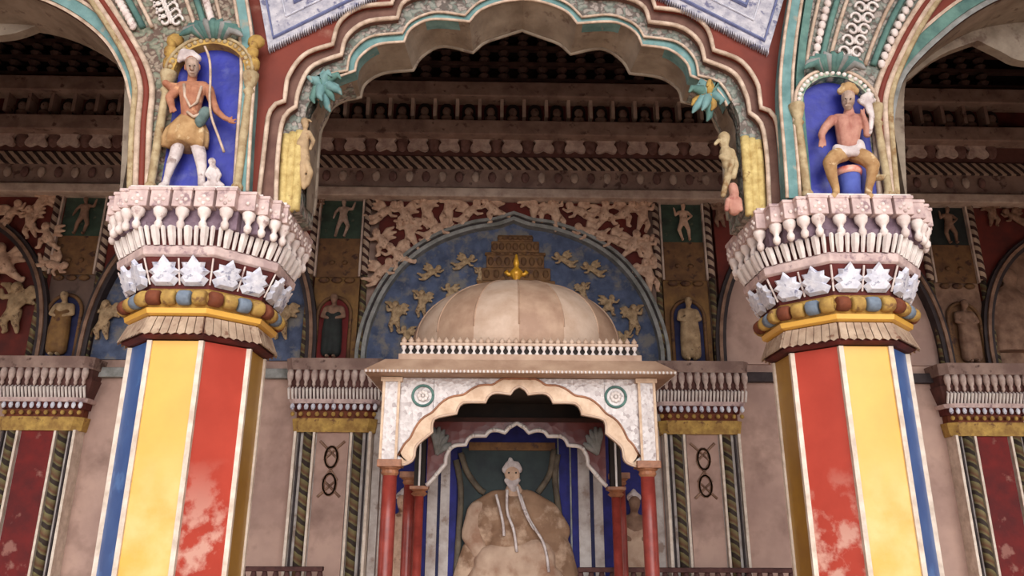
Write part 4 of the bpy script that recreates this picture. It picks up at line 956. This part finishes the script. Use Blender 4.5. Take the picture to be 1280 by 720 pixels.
for pts in ([(576, 566), (584, 590), (598, 610), (606, 616)], [(570, 575), (576, 610), (574, 660), (570, 720)], [(692, 562), (688, 590), (678, 608), (672, 616)], [(697, 568), (694, 600), (700, 650)]):
    MB().tube([P(u, v, 11.3) for u, v in resample(cat_rom(pts), 12)], .045, 8).build('drape', 'drape', bgp, smooth=True)
pl(586, 694, 563, 553, 11.28, 'temple', 'painted_beam', bgp, 11.36)
king = thing('king_relief', 'ruler with white turban and beard in a wide tan robe, seated in the portrait', 'person', (P(643, 760, 11.2).x, 11.25, .4))
fused('body', caps_px([[(640, 590, -.06, 10), (641, 598, -.06, 9), (642, 604, -.05, 6)], [(642, 612, 0, 10), (642, 620, 0, 14)], [(640, 592, -.18, 2), (640, 596, -.2, 2.4)]], 11.25, 600), 'relief', king, .012, flat=.42)
fused('turban', caps_px([[(632, 587, -.07, 5), (637, 582, -.07, 6.5), (645, 582, -.07, 6), (649, 587, -.06, 4.5)], [(638, 574, -.06, 3), (639, 579, -.06, 4)]], 11.25, 600), 'white_cloth', king, .014, flat=.42)
fused('beard', caps_px([[(633, 600, -.11, 3), (640, 606, -.14, 5.5), (648, 600, -.11, 3)], [(641, 608, -.12, 5), (643, 615, -.1, 3.4)]], 11.25, 600), 'white_cloth', king, .012, flat=.42)
eyes(king, [(636, 591, -.075), (645, 591, -.075)], 11.25, 1.2, 600)
fused('robe', caps_px([[(600, 640, .02, 16), (620, 626, .0, 14), (660, 626, 0, 14), (684, 642, .02, 16), (700, 664, .04, 14)], [(610, 650, -.03, 24), (640, 645, -.05, 26), (678, 655, -.03, 24)], [(596, 690, -.02, 20), (590, 730, 0, 26), (585, 800, 0, 30)],
    [(640, 690, -.06, 34), (640, 740, -.05, 38), (640, 810, 0, 40)], [(690, 690, -.02, 26), (700, 740, 0, 28), (705, 810, 0, 30)]], 11.25, 680), 'robe_brown', king, .03, flat=.42)
fused('sleeve', caps_px([[(597, 640, -.08, 14), (588, 668, -.12, 12), (600, 692, -.2, 10), (622, 700, -.25, 7)]], 11.25, 680), 'robe_cream', king, .02, flat=.42)
fused('hand', caps_px([[(626, 701, -.27, 5), (632, 702, -.28, 4.5)], [(632, 699, -.28, 2), (640, 700, -.29, 1.7)], [(633, 702, -.28, 2), (641, 703, -.29, 1.7)], [(633, 704, -.28, 2), (640, 706, -.29, 1.7)], [(632, 706, -.28, 2), (638, 709, -.29, 1.6)], [(628, 698, -.28, 2), (633, 694, -.3, 1.6)]], 11.25, 680), 'skin_face', king, .01, flat=.42)
fused('lower_robe', caps_px([[(616, 708, -.24, 26), (672, 702, -.24, 26)], [(606, 740, -.24, 30), (684, 740, -.24, 30)], [(600, 800, -.2, 34), (690, 800, -.2, 34)]], 11.25, 720), 'robe_cream', king, .03, flat=.42)
for pts in ([(634, 612), (634, 640), (642, 662), (646, 690)], [(650, 618), (662, 650), (680, 680), (686, 715)], [(646, 608), (656, 640), (668, 662)], [(620, 618), (628, 650), (630, 670)]):
    MB().tube([P(u, v, 11.03) for u, v in resample(cat_rom(pts), 10)], .02, 6).build('pearl_strand', 'white_cloth', king, smooth=True)
z_ = ZH(719, 11.25)
standing(ZH(760, 11.25), ZH(617, 11.25)-ZH(760, 11.25), P(503, 650, 11.25).x, 11.26, 'attendant_figure', 'pale robed attendant with white turban behind the left canopy posts', 'person', ['relief', 'relief', 'white_cloth'], 0)
standing(ZH(760, 11.25), ZH(617, 11.25)-ZH(760, 11.25), P(793, 650, 11.25).x, 11.26, 'attendant_figure', 'tan robed attendant with white turban behind the right canopy posts', 'person', ['relief_dim', 'robe_cream', 'white_cloth'], 0)
# ---------------------------------------------------------------- throne canopy
Yk = 8.5; Yb = 10.2; kx = P(649, 500, Yk).x
cn = thing('throne_canopy', 'domed throne canopy with white mirrored cusped arch and red posts', 'canopy', (kx, (Yk+Yb)/2, .35))
pw = P(807, 500, Yk).x-kx                      # post axis from centre
zpt = ZH(585, Yk); zpc = ZH(577, Yk); zfa = ZH(474, Yk)
kd = Yb-Yk
K = lambda pts, Y: w2(pts, Y)
# red posts, four at the outer frame, two slim ones carrying the inner arch
for sx in (-1, 1):
    for y in (Yk, Yb+.3):
        x = kx+sx*(pw-.02)
        MB().lathe((x, y), [(.1, .35), (.1, .45), (.078, .5), (.082, 1.5), (.078, zpt-.06)], 16).build('post', 'post_red', cn, smooth=True)
        mb = MB(); mb.lathe((x, y), [(.08, zpt-.09), (.1, zpt-.06), (.09, zpt-.03), (.12, zpt-.01), (.12, zpt+.0)], 16); mb.box(x-.13, x+.13, y-.13, y+.13, zpt, zpc+.01); mb.build('post_capital', 'cap_brown', cn, bevel=.01)
ipw = (P(770, 620, Yb).x-P(524, 620, Yb).x)/2; kx2 = (P(770, 620, Yb).x+P(524, 620, Yb).x)/2; zi = ZH(614, Yb)
for sx in (-1, 1):
    x = kx2+sx*ipw
    MB().lathe((x, Yb), [(.1, .35), (.1, .45), (.06, .5), (.06, zi-.05)], 16).build('inner_post', 'post_red', cn, smooth=True)
    mb = MB(); mb.lathe((x, Yb), [(.07, zi-.07), (.11, zi-.04), (.08, zi-.01), (.13, zi+.02)], 16); mb.box(x-.12, x+.12, Yb-.1, Yb+.1, zi+.02, zi+.06); mb.build('post_capital', 'cap_brown', cn)
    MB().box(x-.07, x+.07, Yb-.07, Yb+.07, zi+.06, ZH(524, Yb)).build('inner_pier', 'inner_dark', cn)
    MB().box(x+sx*.0-.012-sx*-.0, x+.012, Yb-.09, Yb-.07, zi+.06, ZH(530, Yb)).build('inner_bead', 'bead_white', cn)
# front arch panel
op = seg([(503, 582), (510, 580), (516, 576), (519, 570)], [(519, 570), (520, 561), (524, 555), (541, 541)], [(541, 541), (541, 530), (546, 523), (571, 518)], [(571, 518), (574, 509), (582, 504), (607, 504)], [(607, 504), (611, 496), (620, 492), (638, 494)], [(638, 494), (641, 489), (645, 486), (649, 484)])
op = lobes(op, Yk, 8); op = mirrored([(x, z) for x, z in op], op[-1][0])
ps = MB(); zt_ = zfa
ps.strip(op, [(x, zt_) for x, z in op], Yk-.03, Yk+.05); ps.build('arch_panel', 'mirror', cn)
def smoothed(L, w):
    out = []
    for i in range(len(L)):
        q = L[max(0, i-w):i+w+1]; out.append((sum(p[0] for p in q)/len(q), sum(p[1] for p in q)/len(q)))
    return out
so_ = off2(smoothed(op, 5), .145); opo = []
for i, (x, z) in enumerate(so_): opo.append((x, min(z+.012*math.cos(2*PI*i/8), zt_-.005)))
MB().strip(op, opo, Yk-.06, Yk+.06).build('arch_border', 'arch_cream', cn, bevel=.006)
MB().tube([(x, Yk-.065, z) for x, z in op], .014, 6).build('arch_bead', 'canopy_light', cn, smooth=True)
MB().tube([(x, Yk-.065, z) for x, z in opo], .012, 6).build('arch_bead', 'cap_brown', cn, smooth=True)
for sx in (-1, 1):
    x = kx+sx*pw
    MB().box(x-.09, x+.09, Yk-.08, Yk+.08, zpc, zfa).build('end_pier', 'mirror', cn, bevel=.008)
    for d in (-.085, .085): MB().box(x+d-.014, x+d+.014, Yk-.095, Yk-.07, zpc, zfa).build('pier_edge', 'arch_cream', cn)
    MB().box(x-.12, x+.12, Yk-.1, Yk+.1, zfa-.05, zfa).build('pier_cap', 'arch_cream', cn)
    # side panels
    MB().box(x-.03, x+.03, Yk+.08, Yb+.3, zfa-.45, zfa).build('side_panel', 'mirror', cn)
    ex = op[0][0] if sx < 0 else op[-1][0]; MB().box(x-sx*.08, ex, Yk-.03, Yk+.05, ZH(580, Yk), zfa).build('arch_panel', 'mirror', cn)
    rx = P(529 if sx < 0 else 769, 496, Yk).x; rz = ZH(496, Yk)
    rs_ = MB().tube([(rx+.115*math.cos(t*PI/12), Yk-.04, rz+.115*math.sin(t*PI/12)) for t in range(25)], .015, 8).build('rosette', 'turq_deep', cn, smooth=True)
    mb = MB()
    for t in range(8): mb.ell((rx+.045*math.cos(t*PI/4), Yk-.04, rz+.045*math.sin(t*PI/4)), (.025, .015, .025), 8)
    mb.ell((rx, Yk-.045, rz), (.02, .02, .02), 8); mb.build('rosette_flower', 'bead_white', rs_, smooth=True)
# inner cusped arch
ip = lobes(seg([(533, 607), (540, 600), (550, 588), (557, 580)], [(557, 580), (558, 570), (566, 558), (582, 556)], [(582, 556), (585, 549), (592, 545), (607, 545)], [(607, 545), (612, 539), (622, 538), (631, 541)], [(631, 541), (636, 535), (641, 532), (646, 529)]), Yb-.1, 8)
ip = mirrored(ip, ip[-1][0])
iap = MB().strip(ip, up(ip, ZH(524, Yb-.1)), Yb-.1, Yb+.05).build('inner_arch_panel', 'mirror_red', cn)
MB().tube([(x, Yb-.12, z) for x, z in ip], .028, 8).build('inner_arch_bead', 'bead_white', cn, smooth=True)
mb = MB()
for j, p in enumerate(ip):
    if j % 8 == 4: MB().ell((p[0], Yb-.15, p[1]), .028, 8).build('mirror_stud', 'bead_white', iap, smooth=True)
for sx in (-1, 1):
    mb = MB(); c = P(556 if sx < 0 else 737, 549, Yb-.12)
    [mb.tube([c+Vector((sx*.1, .0, -.2)), c+Vector((sx*(.1-.13*math.sin(a_)), -.02, -.2+.26*math.cos(a_))), c+Vector((sx*(.1-.2*math.sin(a_)), -.01, -.2+.36*math.cos(a_)))], [.02, .05, .02], 7) for a_ in (-.25, .1, .45, .8, 1.15)]; mb.build('feather_fan', 'mould_grey', cn, smooth=True)
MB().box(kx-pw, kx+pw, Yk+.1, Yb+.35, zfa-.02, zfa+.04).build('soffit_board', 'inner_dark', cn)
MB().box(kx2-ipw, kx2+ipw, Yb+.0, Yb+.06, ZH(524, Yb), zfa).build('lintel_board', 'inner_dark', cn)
MB().box(kx2-ipw-.1, kx2+ipw+.1, Yb-.16, Yb+.06, ZH(527, Yb-.16), ZH(522, Yb-.16)).build('inner_rail', 'dark_brown', cn)
# sloping eave
zE = ZH(466, 8.15); zE2 = ZH(450, 8.3)
xl_, xr_ = P(455, 466, 8.15).x, P(846, 466, 8.15).x
yb2 = Yb+.55
mb = MB(); mb.loft([[(xl_, 8.15, zE), (xr_, 8.15, zE), (xr_, yb2, zE), (xl_, yb2, zE)], [(xl_, 8.15, zE+.03), (xr_, 8.15, zE+.03), (xr_, yb2, zE+.03), (xl_, yb2, zE+.03)],
    [(xl_+.2, 8.3, zE2), (xr_-.2, 8.3, zE2), (xr_-.2, yb2-.2, zE2), (xl_+.2, yb2-.2, zE2)]])
mb.build('eave', 'canopy_cream', cn)
mb = MB(); n = 80
for i in range(n): x = xl_+(xr_-xl_)*(i+.5)/n; mb.ell((x, 8.14, zE+.01), (.016, .015, .018), 6)
for s in (xl_, xr_):
    for i in range(30): mb.ell((s, 8.2+i*.085, zE+.01), (.015, .016, .018), 6)
mb.build('eave_beading', 'bead_white', cn, smooth=True)
MB().box(xl_+.34, xr_-.34, 8.36, yb2-.32, zE2-.02, ZH(443, 8.36)).build('parapet_base', 'canopy_cream', cn)
# balustrade
bx0, bx1 = P(500, 440, 8.4).x, P(798, 440, 8.4).x; zB0, zB1 = ZH(445, 8.4), ZH(432, 8.4)
par = MB().box(bx0, bx1, 8.385, 8.455, zB1-.005, zB1+.025).build('balustrade_rail', 'canopy_light', cn, bevel=.004)
MB().box(bx0, bx1, 8.39, 8.45, zB0-.01, zB0+.012).build('balustrade_foot', 'canopy_light', cn)
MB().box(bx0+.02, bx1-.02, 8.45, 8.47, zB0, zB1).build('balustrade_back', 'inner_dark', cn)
for i in range(34):
    x = bx0+(bx1-bx0)*(i+.5)/34; h = zB1-zB0
    MB().lathe((x, 8.42), [(.028, zB0), (.03, zB0+h*.2), (.012, zB0+h*.42), (.012, zB0+h*.52), (.032, zB0+h*.75), (.03, zB1)], 8).build('baluster', 'bead_white', cn, smooth=True)
    MB().lathe((x, 8.42), [(.02, zB1+.02), (.034, zB1+.05), (.022, zB1+.07), (.003, zB1+.1)], 8).build('baluster_finial', 'canopy_light', cn, smooth=True)
# dome
DY = 9.85
dc = P(648, 430, DY); Rd = (P(777, 425, DY).x-P(519, 425, DY).x)/2; zTop = ZH(359, DY); zb_ = ZH(438, DY); Hd = zTop-zb_
prof = [(Rd, zE2)]+[(max(Rd*math.cos(i/14*PI/2), .02), zb_+Hd*math.sin(i/14*PI/2)) for i in range(15)]
nseg = 16; d0 = -PI/2
def domemi(i, k): return (k//4) % 2
mb = MB(); mb.lathe((dc.x-.03, DY), prof, nseg*4, domemi, off=d0); dm = mb.build('dome', ['canopy_cream', 'canopy_light'], cn, smooth=True)
ribs = MB()
for k in range(nseg):
    a = d0+2*PI*k/nseg
    MB().tube([(dc.x-.03+r*math.cos(a), DY+r*math.sin(a), z) for r, z in prof[1:]], .011, 6).build('dome_rib', 'canopy_cream', dm, smooth=True)
fz = zTop-.03; H_ = ZH(318, DY)-fz; fx = dc.x-.03
mb = MB(); mb.lathe((fx, DY), [(.07, fz), (.09, fz+H_*.06), (.04, fz+H_*.14), (.035, fz+H_*.25), (.085, fz+H_*.38), (.095, fz+H_*.48), (.05, fz+H_*.58), (.03, fz+H_*.64), (.045, fz+H_*.72), (.03, fz+H_*.85), (.012, fz+H_)], 14)
mb.build('finial', 'finial_gold', cn, smooth=True)
for s_ in (-1, 1): MB().tube([(fx+s_*.04, DY, fz+H_*.42), (fx+s_*.11, DY, fz+H_*.42), (fx+s_*.14, DY, fz+H_*.48), (fx+s_*.12, DY, fz+H_*.54)], [.035, .03, .035, .012], 8).build('finial_arm', 'finial_gold', cn, smooth=True)
# platform that carries the throne canopy and the low rails beside it
tag(MB().box(kx-4.6, kx+4.9, 7.9, 10.95, 0, .35).build('throne_platform', 'floor_tile', bevel=.02), 'low masonry platform carrying the throne canopy below the picture edge', 'platform')
for (ua, ub, lb) in ((300, 404, 'low dark red brown rail between the archer column and the platform'), (722, 992, 'low dark red brown rail right of the portrait, reaching the seated figure column')):
    Yr = 10.78; a = P(ua, 712, Yr).x; b = P(ub, 712, Yr).x; zr = ZH(709, Yr)
    root = thing('low_rail', lb, 'railing', ((a+b)/2, Yr, .35), 'low rails in front of the back wall')
    MB().box(a, b, Yr-.05, Yr+.05, zr-.06, zr).build('top_rail', 'rail_brown', root, bevel=.01)
    MB().box(a, b, Yr-.04, Yr+.04, .5, .57).build('bottom_rail', 'rail_brown', root)
    n = int((b-a)/.14)
    for i in range(n+1):
        x = a+.04+(b-a-.08)*i/n
        MB().lathe((x, Yr), [(.03, .35 if i in (0, n) else .52), (.03, zr-.2), (.045, zr-.13), (.03, zr-.05)], 8).build('baluster', 'rail_brown', root, smooth=True)
# ---------------------------------------------------------------- light
W = bpy.data.worlds.new('world'); bpy.context.scene.world = W; W.use_nodes = True
nt = W.node_tree; bg = nt.nodes['Background']; bg.inputs[0].default_value = (.97, .97, 1.0, 1); bg.inputs[1].default_value = 1.7
sd = bpy.data.lights.new('sun', 'SUN'); sd.energy = 2.6; sd.angle = math.radians(50); sd.color = (1, .97, .93)
so = bpy.data.objects.new('sun', sd); C.objects.link(so); so.location = (2, -6, 8)
dirn = Vector((-.12, 1, -.22)); so.rotation_euler = dirn.to_track_quat('-Z', 'Y').to_euler()
vs = bpy.context.scene.view_settings; vs.view_transform = 'Standard'; vs.look = 'None'; vs.gamma = 1; vs.use_curve_mapping = False; vs.exposure = -.1
bpy.context.scene.cycles.max_bounces = 8
